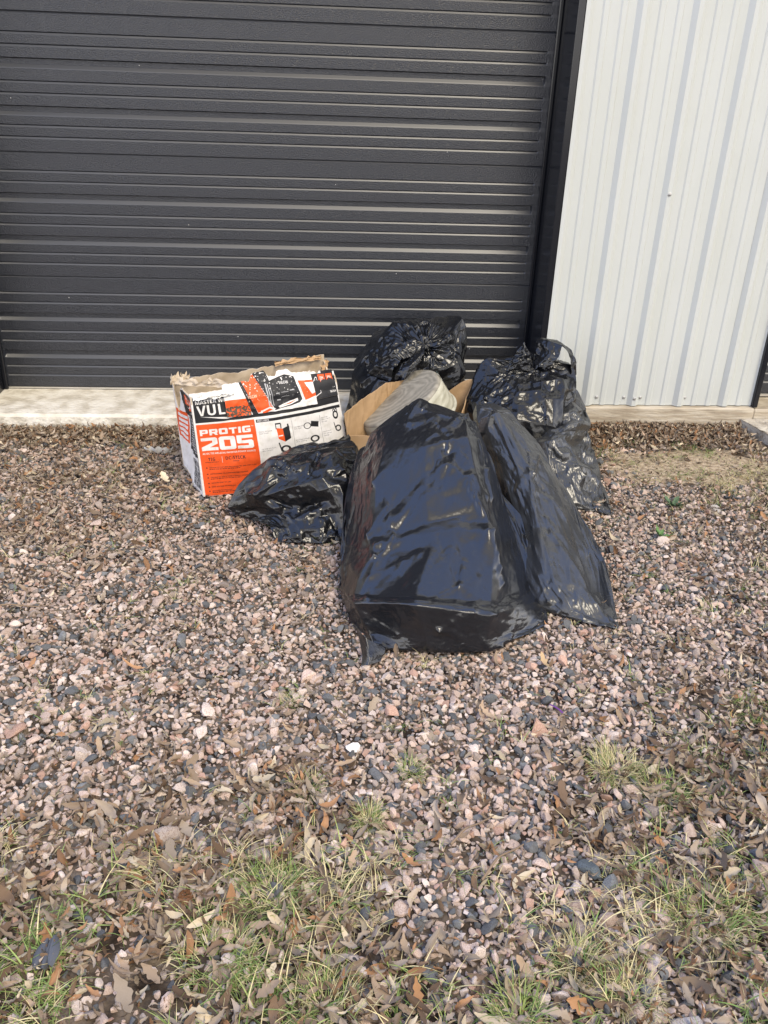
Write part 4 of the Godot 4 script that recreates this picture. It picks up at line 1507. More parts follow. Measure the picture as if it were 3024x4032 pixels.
func stone_color(r: RandomNumberGenerator) -> Color:
	var k := r.randf()
	var v := r.randf_range(0.78, 1.22)
	var c: Color
	if k < 0.40: c = Color(0.52, 0.415, 0.345)
	elif k < 0.56: c = Color(0.63, 0.545, 0.475)
	elif k < 0.63: c = Color(0.47, 0.315, 0.24)
	elif k < 0.78: c = Color(0.34, 0.285, 0.24)
	elif k < 0.91: c = Color(0.125, 0.132, 0.135)
	else: c = Color(0.185, 0.195, 0.195)
	return Color(c.r * v, c.g * v, c.b * v)

func leaf_color(r: RandomNumberGenerator) -> Color:
	var k := r.randf()
	var v := r.randf_range(0.6, 1.2)
	var c: Color
	if k < 0.32: c = Color(0.25, 0.185, 0.13)
	elif k < 0.56: c = Color(0.33, 0.265, 0.20)
	elif k < 0.80: c = Color(0.145, 0.095, 0.06)
	elif k < 0.89: c = Color(0.30, 0.165, 0.085)
	else: c = Color(0.45, 0.375, 0.265)
	return Color(c.r * v, c.g * v, c.b * v)

func blade_color(r: RandomNumberGenerator, straw: float) -> Color:
	var v := r.randf_range(0.8, 1.2)
	if r.randf() < straw: return Color(0.55 * v, 0.48 * v, 0.27 * v)
	return Color(0.125 * v, 0.215 * v, 0.055 * v).lerp(Color(0.29 * v, 0.34 * v, 0.11 * v), r.randf())

func build_ground_cover():
	var r := RandomNumberGenerator.new()
	r.seed = 99
	# gravel
	var root := Node3D.new()
	root.name = "gravel"
	add_child(root)
	tag(root, "pinkish crushed granite gravel with dark grey stones covering the yard", "", "", "stuff")
	var kinds := 12
	var xf := []
	var cols := []
	for k in kinds:
		xf.append([])
		cols.append([])
	var pitch := 0.0122
	var nx := int(4.9 / pitch)
	var nz := int(3.9 / pitch)
	for j in nz:
		for i in nx:
			var x := -2.3 + (i + r.randf()) * pitch
			var z := 0.03 + (j + r.randf()) * pitch
			var g := gravel_cover(x, z)
			if r.randf() > g: continue
			if z < 0.125 and x < 1.06: continue
			if x > 2.03 and z < 0.7: continue
			var s := 0.0064 * exp(r.randfn(0.0, 0.36))
			s *= 1.0 + 0.14 * smooth(1.5, 2.6, z)
			var b := Basis.from_euler(Vector3(r.randfn(0.0, 0.5), r.randf() * TAU, r.randfn(0.0, 0.5))).scaled(Vector3(s, s, s))
			var k := r.randi() % kinds
			xf[k].append(Transform3D(b, Vector3(x, gh(x, z) + s * r.randf_range(-0.1, 0.65), z)))
			cols[k].append(stone_color(r))
	for k in kinds:
		scatter("stones", root, stone_mesh(k), M.stone, xf[k], cols[k])
	# leaf litter
	root = Node3D.new()
	root.name = "leaf_litter"
	add_child(root)
	tag(root, "small brown dead leaves and fragments littering the gravel", "", "", "stuff")
	var leaves := []
	for k in 8:
		leaves.append(leaf_mesh(k, [0.30, 0.36, 0.44, 0.5, 0.34, 0.28, 0.55, 0.4][k], [0.7, -0.5, 1.0, 0.4, -0.8, 0.9, 0.3, 0.6][k], [0.5, 0.9, 0.3, -0.4, 0.7, -0.6, 0.25, 0.8][k], [0.0, 0.0, 0.0, 0.35, 0.0, 0.0, 0.45, 0.2][k]))
	var lx := []
	var lc := []
	for k in 8:
		lx.append([])
		lc.append([])
	for n in 62000:
		var x := r.randf_range(-2.3, 2.6)
		var z := r.randf_range(0.04, 3.9)
		if z < 0.115 and x < 1.06: continue
		if x > 2.03 and z < 0.62 and r.randf() < 0.9: continue
		var d := litter(x, z) * (1.0 - 0.75 * dirt_patch(x, z))
		if r.randf() > d: continue
		var s := clampf(0.0225 * exp(r.randfn(0.0, 0.42)), 0.009, 0.055) * (1.0 + 0.3 * smooth(1.6, 2.6, z))
		var b := Basis.from_euler(Vector3(r.randfn(0, 0.45), r.randf() * TAU, r.randfn(0, 0.5))).scaled(Vector3(s, s, s))
		var k := r.randi() % 8
		lx[k].append(Transform3D(b, Vector3(x, gh(x, z) + 0.008 + r.randf_range(0.0, 0.012) + 0.008 * d, z)))
		lc[k].append(leaf_color(r))
	for n in 26000:
		# broken bits sifted down between the stones
		var x := r.randf_range(-2.3, 2.5)
		var z := r.randf_range(0.12, 3.6)
		if x > 2.03 and z < 0.62: continue
		if r.randf() > 0.30 + litter(x, z) and dirt_patch(x, z) < 0.5: continue
		var s := r.randf_range(0.008, 0.02)
		var b := Basis.from_euler(Vector3(r.randfn(0, 0.5), r.randf() * TAU, r.randfn(0, 0.5))).scaled(Vector3(s * 1.3, s, s))
		var k := r.randi() % 8
		lx[k].append(Transform3D(b, Vector3(x, gh(x, z) + 0.006 + r.randf_range(0.0, 0.008), z)))
		lc[k].append(leaf_color(r).darkened(0.38))
	for n in 9500:
		# the drift along the foot of the wall
		var x := r.randf_range(-2.3, 2.04)
		var z := (0.125 if x < 1.06 else 0.036) + absf(r.randfn(0.0, 0.09 if x < 1.06 else 0.13))
		if x < 1.06 and r.randf() < 0.35: continue
		var s := r.randf_range(0.018, 0.045)
		var b := Basis.from_euler(Vector3(r.randfn(0, 0.5), r.randf() * TAU, r.randfn(0, 0.55))).scaled(Vector3(s, s, s))
		var k := r.randi() % 8
		lx[k].append(Transform3D(b, Vector3(x, gh(x, z) + 0.012 + r.randf_range(0.0, 0.022), z)))
		lc[k].append(leaf_color(r))
	for k in 8:
		scatter("leaves", root, leaves[k], M.leaf, lx[k], lc[k])
	# thin grass between the stones
	root = Node3D.new()
	root.name = "grass"
	add_child(root)
	tag(root, "sparse thin grass blades growing through gravel and leaves", "", "", "stuff")
	var gx := [[], [], []]
	var gc := [[], [], []]
	for n in 26000:
		var x := r.randf_range(-2.0, 2.4)
		var z := r.randf_range(0.3, 3.8)
		var d := 0.06 + 0.9 * smooth(2.35, 2.75, z) * (1.0 - 0.75 * smooth(0.1, 0.25, x) * (1.0 - smooth(0.45, 0.6, x)))
		d = maxf(d, 0.7 * smooth(0.7, 0.95, x) * smooth(1.85, 2.3, z))
		d = maxf(d, 0.55 * smooth(1.1, 1.5, x) * (1.0 - 0.6 * smooth(0.7, 1.2, z)))
		d *= 0.6 + 1.3 * noise_b.get_noise_2d(x * 3.0 + 40.0, z * 3.0)
		if r.randf() > d: continue
		var straw := clampf(0.45 + 0.9 * noise_a.get_noise_2d(x * 2.0, z * 2.0 + 60.0), 0.05, 0.95)
		var hgt := r.randf_range(0.022, 0.06) * (1.0 + 0.5 * smooth(2.3, 2.7, z))
		for q in 4 + r.randi() % 9:
			var a := r.randf() * TAU
			var s := hgt * r.randf_range(0.5, 1.2)
			var b := Basis.from_euler(Vector3(r.randf_range(0.2, 1.3), a, 0), EULER_ORDER_YXZ).scaled(Vector3(s, s, s))
			var k := r.randi() % 3
			gx[k].append(Transform3D(b, Vector3(x + r.randfn(0, 0.007), gh(x, z) + 0.002, z + r.randfn(0, 0.007))))
			gc[k].append(blade_color(r, straw))
	for k in 3:
		scatter("blades", root, blade_mesh(k), M.blade, gx[k], gc[k])

func tinted(m: ArrayMesh, c: Color) -> ArrayMesh:
	var arr := m.surface_get_arrays(0)
	var n: int = arr[Mesh.ARRAY_VERTEX].size()
	var cs := PackedColorArray()
	cs.resize(n)
	cs.fill(c)
	arr[Mesh.ARRAY_COLOR] = cs
	var o := ArrayMesh.new()
	o.add_surface_from_arrays(Mesh.PRIMITIVE_TRIANGLES, arr)
	return o

func tuft_mesh(r: RandomNumberGenerator, count: int, radius: float, height: float, straw: float) -> ArrayMesh:
	var st := new_st()
	var vs := PackedVector3Array()
	var ns := PackedVector3Array()
	var cs := PackedColorArray()
	for q in count:
		var m := blade_mesh(10 + r.randi() % 6).surface_get_arrays(0)
		var a := r.randf() * TAU
		var d := radius * sqrt(r.randf()) * 0.6
		var s := height * r.randf_range(0.45, 1.15)
		var b := Basis.from_euler(Vector3(r.randf_range(0.05, 1.3), a + r.randfn(0, 0.9), 0), EULER_ORDER_YXZ).scaled(Vector3(s * 0.8, s, s))
		var at := Vector3(sin(a) * d, 0.0, cos(a) * d)
		var c := blade_color(r, straw)
		var idx: PackedInt32Array = m[Mesh.ARRAY_INDEX]
		for k in idx:
			vs.append(b * m[Mesh.ARRAY_VERTEX][k] + at)
			ns.append((b * m[Mesh.ARRAY_NORMAL][k]).normalized())
			cs.append(c)
	var arr := []
	arr.resize(Mesh.ARRAY_MAX)
	arr[Mesh.ARRAY_VERTEX] = vs
	arr[Mesh.ARRAY_NORMAL] = ns
	arr[Mesh.ARRAY_COLOR] = cs
	var o := ArrayMesh.new()
	o.add_surface_from_arrays(Mesh.PRIMITIVE_TRIANGLES, arr)
	return o

func build_small_things():
	var r := RandomNumberGenerator.new()
	r.seed = 4242
	# single leaves large enough to pick apart
	var shapes := []
	for k in 10:
		shapes.append(leaf_mesh(50 + k, [0.26, 0.30, 0.34, 0.40, 0.28, 0.24, 0.55, 0.5, 0.32, 0.36][k], [0.6, -0.5, 0.9, 0.5, -0.7, 1.0, 0.4, 0.6, 0.3, -0.4][k], [0.4, 0.7, 0.3, -0.4, 0.6, -0.5, 0.3, 0.35, 0.8, 0.5][k], [0.0, 0.0, 0.0, 0.0, 0.0, 0.0, 0.5, 0.55, 0.0, 0.15][k]))
	var made := 0
	var tries := 0
	while made < 240 and tries < 20000:
		tries += 1
		var z := r.randf_range(2.0, 3.05)
		var x := r.randf_range(-0.75, 1.2)
		if r.randf() > litter(x, z): continue
		var k := r.randi() % 10
		var s := r.randf_range(0.026, 0.057)
		var tone: int = [0, 0, 0, 1, 2, 2][r.randi() % 6]
		var c: Color = [Color(0.31, 0.225, 0.15), Color(0.31, 0.165, 0.08), Color(0.155, 0.10, 0.065)][tone]
		var v := r.randf_range(0.8, 1.2)
		var o := obj("dead_leaf", tinted(shapes[k], Color(c.r * v, c.g * v, c.b * v)), M.leaf)
		o.transform = Transform3D(Basis.from_euler(Vector3(r.randfn(0, 0.3), r.randf() * TAU, r.randfn(0, 0.35))).scaled(Vector3(s, s, s)), Vector3(x, gh(x, z) + 0.016 + r.randf_range(0.0, 0.008), z))
		var form: String = ["narrow", "slim cupped", "curled", "broad", "arched", "thin rolled", "lobed", "deeply lobed", "folded", "ragged"][k]
		var hue: String = ["tan", "orange-brown", "dark brown"][tone]
		var half := 0.12 + 0.10 * (z - 2.5)
		var where := "in the middle" if absf(x - half) < 0.17 else ("left of the middle" if x < half and x > half - 0.45 else ("right of the middle" if x > half and x < half + 0.45 else ("at the left edge" if x < half else "at the right edge")))
		var row := "along the bottom edge" if z > 2.72 else ("in the lower foreground" if z > 2.4 else "in the upper foreground")
		tag(o, "%s %s dead leaf %s, %s" % [form, hue, row, where], "leaf", "fallen leaves scattered over the foreground gravel and grass")
		made += 1
	# leaves and bits that stand out
	for e in [
		[1, 6, -0.64, 0.70, 0.085, Color(0.62, 0.53, 0.38), 0.4, "large pale lobed dead leaf left of the printed carton"],
		[2, 6, 1.72, 0.17, 0.10, Color(0.50, 0.40, 0.29), 1.9, "large pale lobed leaf against the foundation of the white wall"],
		[3, 2, 1.52, 0.22, 0.085, Color(0.40, 0.29, 0.21), 0.9, "long tan curled leaf below the white wall, left of the pale lobed leaf"],
		[4, 0, -0.52, 1.93, 0.075, Color(0.47, 0.26, 0.13), 1.2, "orange-brown folded leaf alone on clean gravel at the left"],
		[5, 4, -0.62, 0.78, 0.12, Color(0.33, 0.225, 0.14), 1.35, "long twisted brown leaf on the gravel in front of the pale lobed leaf"],
		[6, 7, 0.62, 1.93, 0.06, Color(0.42, 0.30, 0.17), 0.2, "brown leaf standing up just in front of the largest bag"],
		[7, 7, 0.86, 2.97, 0.085, Color(0.44, 0.22, 0.11), 0.5, "red-brown lobed leaf at the lower right corner"]]:
		var o := obj("dead_leaf", tinted(shapes[e[1]], e[5]), M.leaf)
		o.transform = Transform3D(Basis.from_euler(Vector3(0.15, e[6], -0.2)).scaled(Vector3(e[4], e[4], e[4])), Vector3(e[2], gh(e[2], e[3]) + 0.022, e[3]))
		tag(o, e[7], "leaf")
	# grass tufts
	for e in [
		[0.098, 2.47, 110, 0.030, 0.055, 0.62, "round straw-tipped grass tuft at the centre of the foreground gravel"],
		[0.205, 2.33, 60, 0.032, 0.050, 0.30, "loose green grass tuft right of the round straw-tipped tuft"],
		[-0.045, 2.38, 60, 0.036, 0.055, 0.35, "spreading green grass tuft left of the round straw-tipped tuft"],
		[0.70, 2.34, 200, 0.060, 0.065, 0.72, "big yellowed grass clump at the right side of the gravel"],
		[0.79, 2.42, 120, 0.06, 0.06, 0.40, "green grass clump at the right edge, beside the yellowed clump"],
		[0.47, 2.83, 130, 0.050, 0.06, 0.75, "straw-coloured grass clump at the lower right of the gravel"],
		[0.34, 2.93, 120, 0.050, 0.075, 0.15, "dark green grass clump at the bottom edge, right of centre"],
		[0.56, 2.90, 130, 0.055, 0.06, 0.85, "dry yellow grass clump at the bottom right"],
		[-0.10, 2.66, 170, 0.08, 0.06, 0.25, "wide green grass patch in the leaves, left of centre"],
		[-0.20, 2.80, 150, 0.08, 0.06, 0.45, "mixed green and straw grass patch at the lower left"],
		[0.00, 2.90, 130, 0.07, 0.06, 0.55, "straw and green grass patch at the bottom, left of centre"],
		[-0.09, 2.06, 40, 0.03, 0.04, 0.5, "thin grass wisp on clean gravel in front of the small limp bag"],
		[0.75, 2.75, 140, 0.08, 0.07, 0.55, "grass patch at the right edge below the yellowed clump"],
		[1.42, 0.25, 40, 0.03, 0.04, 0.05, "short bright green grass tuft in the leaves below the white wall"],
		[1.66, 0.30, 70, 0.06, 0.04, 0.05, "bright green grass patch under the pale leaf below the white wall"],
		[1.60, 0.42, 40, 0.03, 0.03, 0.05, "bright green grass tuft at the edge of the bare sandy patch"]]:
		var o := obj("grass_tuft", tuft_mesh(r, int(e[2] * 2.2), e[3] * 1.45, e[4], e[5]), M.blade)
		o.position = Vector3(e[0], gh(e[0], e[1]) + 0.004, e[1])
		tag(o, e[6], "grass")
	# broad-leaved weeds
	for e in [
		[1.385, 0.905, 9, 0.055, Color(0.085, 0.135, 0.07), "bluish green rosette weed in the gravel at the right"],
		[1.24, 1.16, 5, 0.050, Color(0.095, 0.185, 0.055), "single bright green weed in the gravel right of the bags"],
		[1.175, 0.28, 4, 0.045, Color(0.19, 0.29, 0.08), "light green seedling beside the crinkled bag, near the foundation"]]:
		var t := thing("weed", e[5], "plant", Vector3(e[0], gh(e[0], e[1]) + 0.006, e[1]))
		for k in e[2]:
			var o := obj("leaf", tinted(leaf_mesh(90 + k, 0.45, 0.2, 0.35, 0.3), e[4]), M.blade, t)
			var a: float = TAU * k / e[2] + r.randfn(0, 0.3)
			var s: float = e[3] * r.randf_range(0.8, 1.2)
			var b := Basis.from_euler(Vector3(-r.randf_range(0.3, 0.9), a, 0), EULER_ORDER_YXZ)
			o.transform = Transform3D(b.scaled(Vector3(s, s, s)), b * Vector3(0, 0, s * 0.5))
	# stones that stand out
	for e in [
		[0.072, 2.25, 0.017, Color(0.80, 0.79, 0.76), "single bright white stone in the foreground gravel"],
		[0.555, 2.62, 0.021, Color(0.115, 0.14, 0.15), "largest dark slate stone in the gravel at the lower right"],
		[0.645, 2.96, 0.022, Color(0.40, 0.37, 0.34), "pointed grey stone in leaves at the lower right corner"],
		[1.545, 0.93, 0.022, Color(0.46, 0.44, 0.41), "pale stone by the bluish green weed at the right"]]:
		var o := obj("stone", tinted(stone_mesh(20 + int(e[2] * 1000.0)), e[3]), M.stone)
		o.transform = Transform3D(Basis.from_euler(Vector3(0.3, e[0] * 9.0, 0.2)).scaled(Vector3(e[2] * 1.15, e[2] * 0.85, e[2])), Vector3(e[0], gh(e[0], e[1]) + 0.012, e[1]))
		tag(o, e[4], "stone")
	# twigs
	for e in [
		[-0.92, 1.62, 0.20, 0.1, "thin dark twig lying flat on the gravel at the far left"],
		[0.38, 2.60, 0.16, 0.6, "pale bent stem lying across the gravel at the lower right"],
		[0.32, 2.52, 0.13, 0.5, "short brown twig in the gravel below the centre"]]:
		var p := PackedVector3Array()
		for j in 9:
			var c := Vector3((j / 8.0 - 0.5) * e[2], 0.010 + 0.012 * sin(j * 0.8), 0.012 * sin(j * 0.55 + e[0] * 5.0))
			for k in 6:
				p.append(c + Vector3(0, cos(TAU * k / 6.0), sin(TAU * k / 6.0)) * 0.0028 * (1.2 - j * 0.08))
		var o := obj("twig", grid_mesh(p, 6, 9, true), mat(lin(0.20, 0.14, 0.09), 0.85))
		o.transform = Transform3D(Basis(Vector3.UP, e[3]), Vector3(e[0], 0.004, e[1]))
		tag(o, e[4], "twig")
	# curved white scrap left of the carton
	var q := PackedVector3Array()
	for j in 7:
		for i in 15:
			var u := i / 14.0 * 2.0 - 1.0
			var v := j / 6.0
			q.append(Vector3(u * (0.052 + 0.012 * v), 0.006 + 0.034 * v * (1.0 - 0.35 * absf(u)) + 0.006 * sin(i * 1.9) * v, 0.018 + 0.022 * (1.0 - u * u) * (0.4 + 0.6 * v) + 0.004 * sin(i * 1.3)))
	var sc := obj("paper_scrap", grid_mesh(q, 15, 7, false), M.paper)
	sc.position = Vector3(-0.72, gh(-0.72, 0.40) + 0.004, 0.36)
	tag(sc, "curved white scrap lying in the leaves left of the printed carton", "scrap")
	# purple plastic strip
	q = PackedVector3Array()
	for j in 8:
		for i in 3:
			var t := j / 7.0
			q.append(Vector3((i - 1) * 0.003 + 0.004 * sin(t * 3.0), 0.020 + 0.014 * t + 0.001 * (i % 2), (t - 0.5) * 0.055))
	var ps := obj("plastic_strip", grid_mesh(q, 3, 8, false), mat(lin(0.16, 0.05, 0.22), 0.35))
	ps.transform = Transform3D(Basis(Vector3.UP, 0.35), Vector3(0.60, 0.0, 2.145))
	tag(ps, "narrow purple plastic strip poking out of the gravel", "scrap")
	# pine cone
	var st := new_st()
	for k in 46:
		var a := k * 2.39996
		var t := k / 45.0
		var rad := 0.010 * sin(PI * (0.15 + 0.8 * t))
		var c := Vector3(cos(a) * rad, 0.020 * t, sin(a) * rad)
		var o2 := Vector3(cos(a), 0.5, sin(a)).normalized()
		var sd := Vector3(-sin(a), 0, cos(a)) * 0.0034
		quad(st, c - sd, c + sd, c + o2 * 0.006 + sd * 0.6, c + o2 * 0.006 - sd * 0.6)
	var pc := obj("pine_cone", flat(st), mat(lin(0.16, 0.075, 0.035), 0.7))
	pc.transform = Transform3D(Basis.from_euler(Vector3(1.1, 0.4, 0.2)), Vector3(-0.275, 0.012, 2.665))
	tag(pc, "small reddish brown cone in the leaves at the lower left", "cone")
	# dark broken pod at the left edge
	var pd := thing("seed_pod", "dark grey split seed pod at the lower left edge", "pod", Vector3(-0.505, 0.010, 2.79))
	for k in 3:
		var pm := PackedVector3Array()
		for j in 7:
			for i in 5:
				var u := i / 4.0 * 2.0 - 1.0
				var t := j / 6.0
				var w := 0.012 * sin(PI * (0.12 + 0.8 * t))
				pm.append(Vector3(u * w + (k - 1) * 0.014, 0.010 * (1.0 - u * u) + 0.004 * k, (t - 0.5) * 0.06))
		var o := obj("husk", grid_mesh(pm, 5, 7, false), mat(lin(0.075, 0.078, 0.088), 0.6), pd)
		o.rotation = Vector3(0.0, 0.12 * (k - 1), 0.3 * (k - 1))

# ======================= bag outlines =======================
func shape_big() -> Array:
	return [
		[Vector3(0.103,0.006,1.724), Vector3(0.162,0.006,1.838), Vector3(0.305,0.006,1.863), Vector3(0.481,0.006,1.858), Vector3(0.655,0.006,1.721), Vector3(0.65,0.006,1.45), Vector3(0.4,0.006,1.3), Vector3(0.12,0.006,1.4)],
		[Vector3(0.073,0.004,1.64), Vector3(0.134,0.031,1.8), Vector3(0.287,0.067,1.868), Vector3(0.463,0.05,1.86), Vector3(0.677,0.003,1.7), Vector3(0.7,0.08,1.4), Vector3(0.42,0.08,1.2), Vector3(0.08,0.08,1.35)],
		[Vector3(0.057,0.047,1.585), Vector3(0.096,0.105,1.75), Vector3(0.257,0.168,1.86), Vector3(0.467,0.119,1.84), Vector3(0.658,0.04,1.63), Vector3(0.67,0.13,1.32), Vector3(0.42,0.12,1.12), Vector3(0.09,0.13,1.27)],
		[Vector3(0.054,0.054,1.55), Vector3(0.102,0.105,1.7), Vector3(0.263,0.159,1.8), Vector3(0.477,0.129,1.78), Vector3(0.647,0.057,1.57), Vector3(0.66,0.16,1.3), Vector3(0.42,0.14,1.1), Vector3(0.1,0.16,1.25)],
		[Vector3(0.071,0.116,1.42), Vector3(0.148,0.182,1.57), Vector3(0.32,0.218,1.62), Vector3(0.511,0.219,1.58), Vector3(0.618,0.14,1.42), Vector3(0.61,0.2,1.2), Vector3(0.4,0.2,1), Vector3(0.1,0.2,1.1)],
		[Vector3(0.1,0.233,1.26), Vector3(0.166,0.278,1.39), Vector3(0.321,0.302,1.44), Vector3(0.49,0.328,1.39), Vector3(0.596,0.23,1.27), Vector3(0.58,0.3,1.1), Vector3(0.38,0.26,0.93), Vector3(0.13,0.28,1.02)],
		[Vector3(0.134,0.301,1.12), Vector3(0.2,0.364,1.23), Vector3(0.334,0.398,1.27), Vector3(0.477,0.416,1.23), Vector3(0.564,0.334,1.12), Vector3(0.53,0.33,1), Vector3(0.37,0.31,0.92), Vector3(0.17,0.285,0.97)],
		[Vector3(0.169,0.358,1.05), Vector3(0.239,0.414,1.1), Vector3(0.363,0.443,1.13), Vector3(0.479,0.437,1.1), Vector3(0.533,0.392,1.03), Vector3(0.5,0.385,0.97), Vector3(0.38,0.4,0.94), Vector3(0.2,0.325,0.97)],
		[Vector3(0.281,0.434,1.01), Vector3(0.309,0.459,1.01), Vector3(0.338,0.471,1.01), Vector3(0.399,0.451,1.02), Vector3(0.479,0.417,1), Vector3(0.476,0.402,0.97), Vector3(0.398,0.428,0.97), Vector3(0.329,0.452,0.98)],
		[Vector3(0.368,0.453,1)]
	]

func shape_second() -> Array:
	return [
		[Vector3(0.652,0.006,1.585), Vector3(0.683,0.006,1.647), Vector3(0.756,0.006,1.695), Vector3(0.834,0.006,1.727), Vector3(0.889,0.006,1.738), Vector3(0.9,0.006,1.5), Vector3(0.8,0.006,1.3), Vector3(0.65,0.006,1.35)],
		[Vector3(0.634,0.038,1.55), Vector3(0.673,0.036,1.63), Vector3(0.749,0.034,1.68), Vector3(0.834,0.015,1.7), Vector3(0.896,-0.003,1.71), Vector3(0.93,0.06,1.45), Vector3(0.8,0.07,1.2), Vector3(0.63,0.08,1.25)],
		[Vector3(0.638,0.077,1.4), Vector3(0.654,0.073,1.53), Vector3(0.718,0.089,1.6), Vector3(0.811,0.062,1.6), Vector3(0.885,0.022,1.55), Vector3(0.92,0.1,1.3), Vector3(0.8,0.14,1.05), Vector3(0.62,0.16,1.1)],
		[Vector3(0.646,0.125,1.22), Vector3(0.659,0.127,1.33), Vector3(0.717,0.154,1.38), Vector3(0.79,0.157,1.37), Vector3(0.861,0.129,1.3), Vector3(0.88,0.16,1.1), Vector3(0.78,0.2,0.9), Vector3(0.6,0.22,0.95)],
		[Vector3(0.617,0.223,1.08), Vector3(0.643,0.223,1.16), Vector3(0.691,0.241,1.2), Vector3(0.763,0.245,1.17), Vector3(0.832,0.214,1.1), Vector3(0.83,0.22,0.95), Vector3(0.74,0.26,0.82), Vector3(0.58,0.28,0.85)],
		[Vector3(0.588,0.286,0.97), Vector3(0.612,0.297,1.02), Vector3(0.655,0.319,1.05), Vector3(0.72,0.325,1.02), Vector3(0.795,0.283,0.97), Vector3(0.77,0.3,0.86), Vector3(0.68,0.33,0.8), Vector3(0.57,0.34,0.82)],
		[Vector3(0.574,0.339,0.92), Vector3(0.592,0.378,0.95), Vector3(0.624,0.396,0.95), Vector3(0.673,0.38,0.93), Vector3(0.732,0.325,0.9), Vector3(0.7,0.37,0.84), Vector3(0.65,0.38,0.8), Vector3(0.58,0.38,0.82)],
		[Vector3(0.63,0.391,0.9)]
	]

func shape_small() -> Array:
	return [
		[Vector3(-0.166,0.006,1.178), Vector3(-0.099,0.006,1.199), Vector3(-0.018,0.006,1.2), Vector3(0.057,0.006,1.19), Vector3(0.099,0.006,1.134), Vector3(0.1,0.006,0.9), Vector3(-0.02,0.006,0.88), Vector3(-0.16,0.006,0.95)],
		[Vector3(-0.188,0.027,1.12), Vector3(-0.116,0.035,1.17), Vector3(-0.018,0.049,1.18), Vector3(0.056,0.053,1.17), Vector3(0.12,0.05,1.1), Vector3(0.12,0.05,0.9), Vector3(-0.03,0.05,0.86), Vector3(-0.18,0.05,0.95)],
		[Vector3(-0.266,0.025,1.03), Vector3(-0.151,0.06,1.1), Vector3(-0.034,0.111,1.12), Vector3(0.057,0.148,1.12), Vector3(0.13,0.1,1.05), Vector3(0.12,0.1,0.88), Vector3(-0.05,0.1,0.85), Vector3(-0.28,0.045,0.92)],
		[Vector3(-0.336,0.05,0.98), Vector3(-0.235,0.109,1.07), Vector3(-0.083,0.175,1.1), Vector3(0.032,0.202,1.08), Vector3(0.13,0.16,1), Vector3(0.12,0.16,0.86), Vector3(-0.05,0.15,0.84), Vector3(-0.3,0.06,0.9)],
		[Vector3(-0.292,0.123,0.97), Vector3(-0.21,0.17,1.03), Vector3(-0.084,0.221,1.04), Vector3(0.024,0.24,1.02), Vector3(0.12,0.21,0.95), Vector3(0.11,0.21,0.85), Vector3(-0.03,0.2,0.84), Vector3(-0.25,0.1,0.9)],
		[Vector3(-0.189,0.212,0.95), Vector3(-0.145,0.226,0.97), Vector3(-0.077,0.245,0.97), Vector3(0.016,0.256,0.95), Vector3(0.1,0.235,0.9), Vector3(0.09,0.235,0.85), Vector3(0,0.235,0.84), Vector3(-0.15,0.2,0.88)],
		[Vector3(-0.018,0.239,0.9)]
	]

func shape_back() -> Array:
	return [
		[Vector3(0.14,0.03,0.2), Vector3(0.2,0.03,0.36), Vector3(0.38,0.03,0.4), Vector3(0.55,0.03,0.36), Vector3(0.62,0.03,0.2), Vector3(0.56,0.08,0.02), Vector3(0.38,0.08,-0.04), Vector3(0.2,0.08,0.02)],
		[Vector3(0.118,0.176,0.2), Vector3(0.18,0.16,0.4), Vector3(0.38,0.16,0.44), Vector3(0.56,0.16,0.38), Vector3(0.635,0.18,0.2), Vector3(0.58,0.18,-0.02), Vector3(0.38,0.18,-0.08), Vector3(0.18,0.18,0)],
		[Vector3(0.13,0.311,0.2), Vector3(0.21,0.28,0.37), Vector3(0.38,0.28,0.42), Vector3(0.56,0.3,0.36), Vector3(0.624,0.34,0.2), Vector3(0.59,0.33,0), Vector3(0.39,0.33,-0.07), Vector3(0.19,0.32,0.02)],
		[Vector3(0.226,0.44,0.2), Vector3(0.27,0.37,0.34), Vector3(0.4,0.36,0.38), Vector3(0.55,0.39,0.34), Vector3(0.609,0.477,0.2), Vector3(0.58,0.46,0.04), Vector3(0.4,0.46,-0.02), Vector3(0.25,0.44,0.06)],
		[Vector3(0.297,0.517,0.2), Vector3(0.33,0.43,0.34), Vector3(0.42,0.41,0.36), Vector3(0.5,0.43,0.34), Vector3(0.588,0.544,0.2), Vector3(0.544,0.538,0.12), Vector3(0.432,0.527,0.1), Vector3(0.346,0.523,0.14)],
		[Vector3(0.37,0.48,0.3), Vector3(0.39,0.45,0.325), Vector3(0.42,0.44,0.335), Vector3(0.46,0.45,0.325), Vector3(0.49,0.49,0.3), Vector3(0.48,0.53,0.24), Vector3(0.44,0.55,0.21), Vector3(0.39,0.53,0.24)],
		[Vector3(0.425,0.475,0.315)]
	]

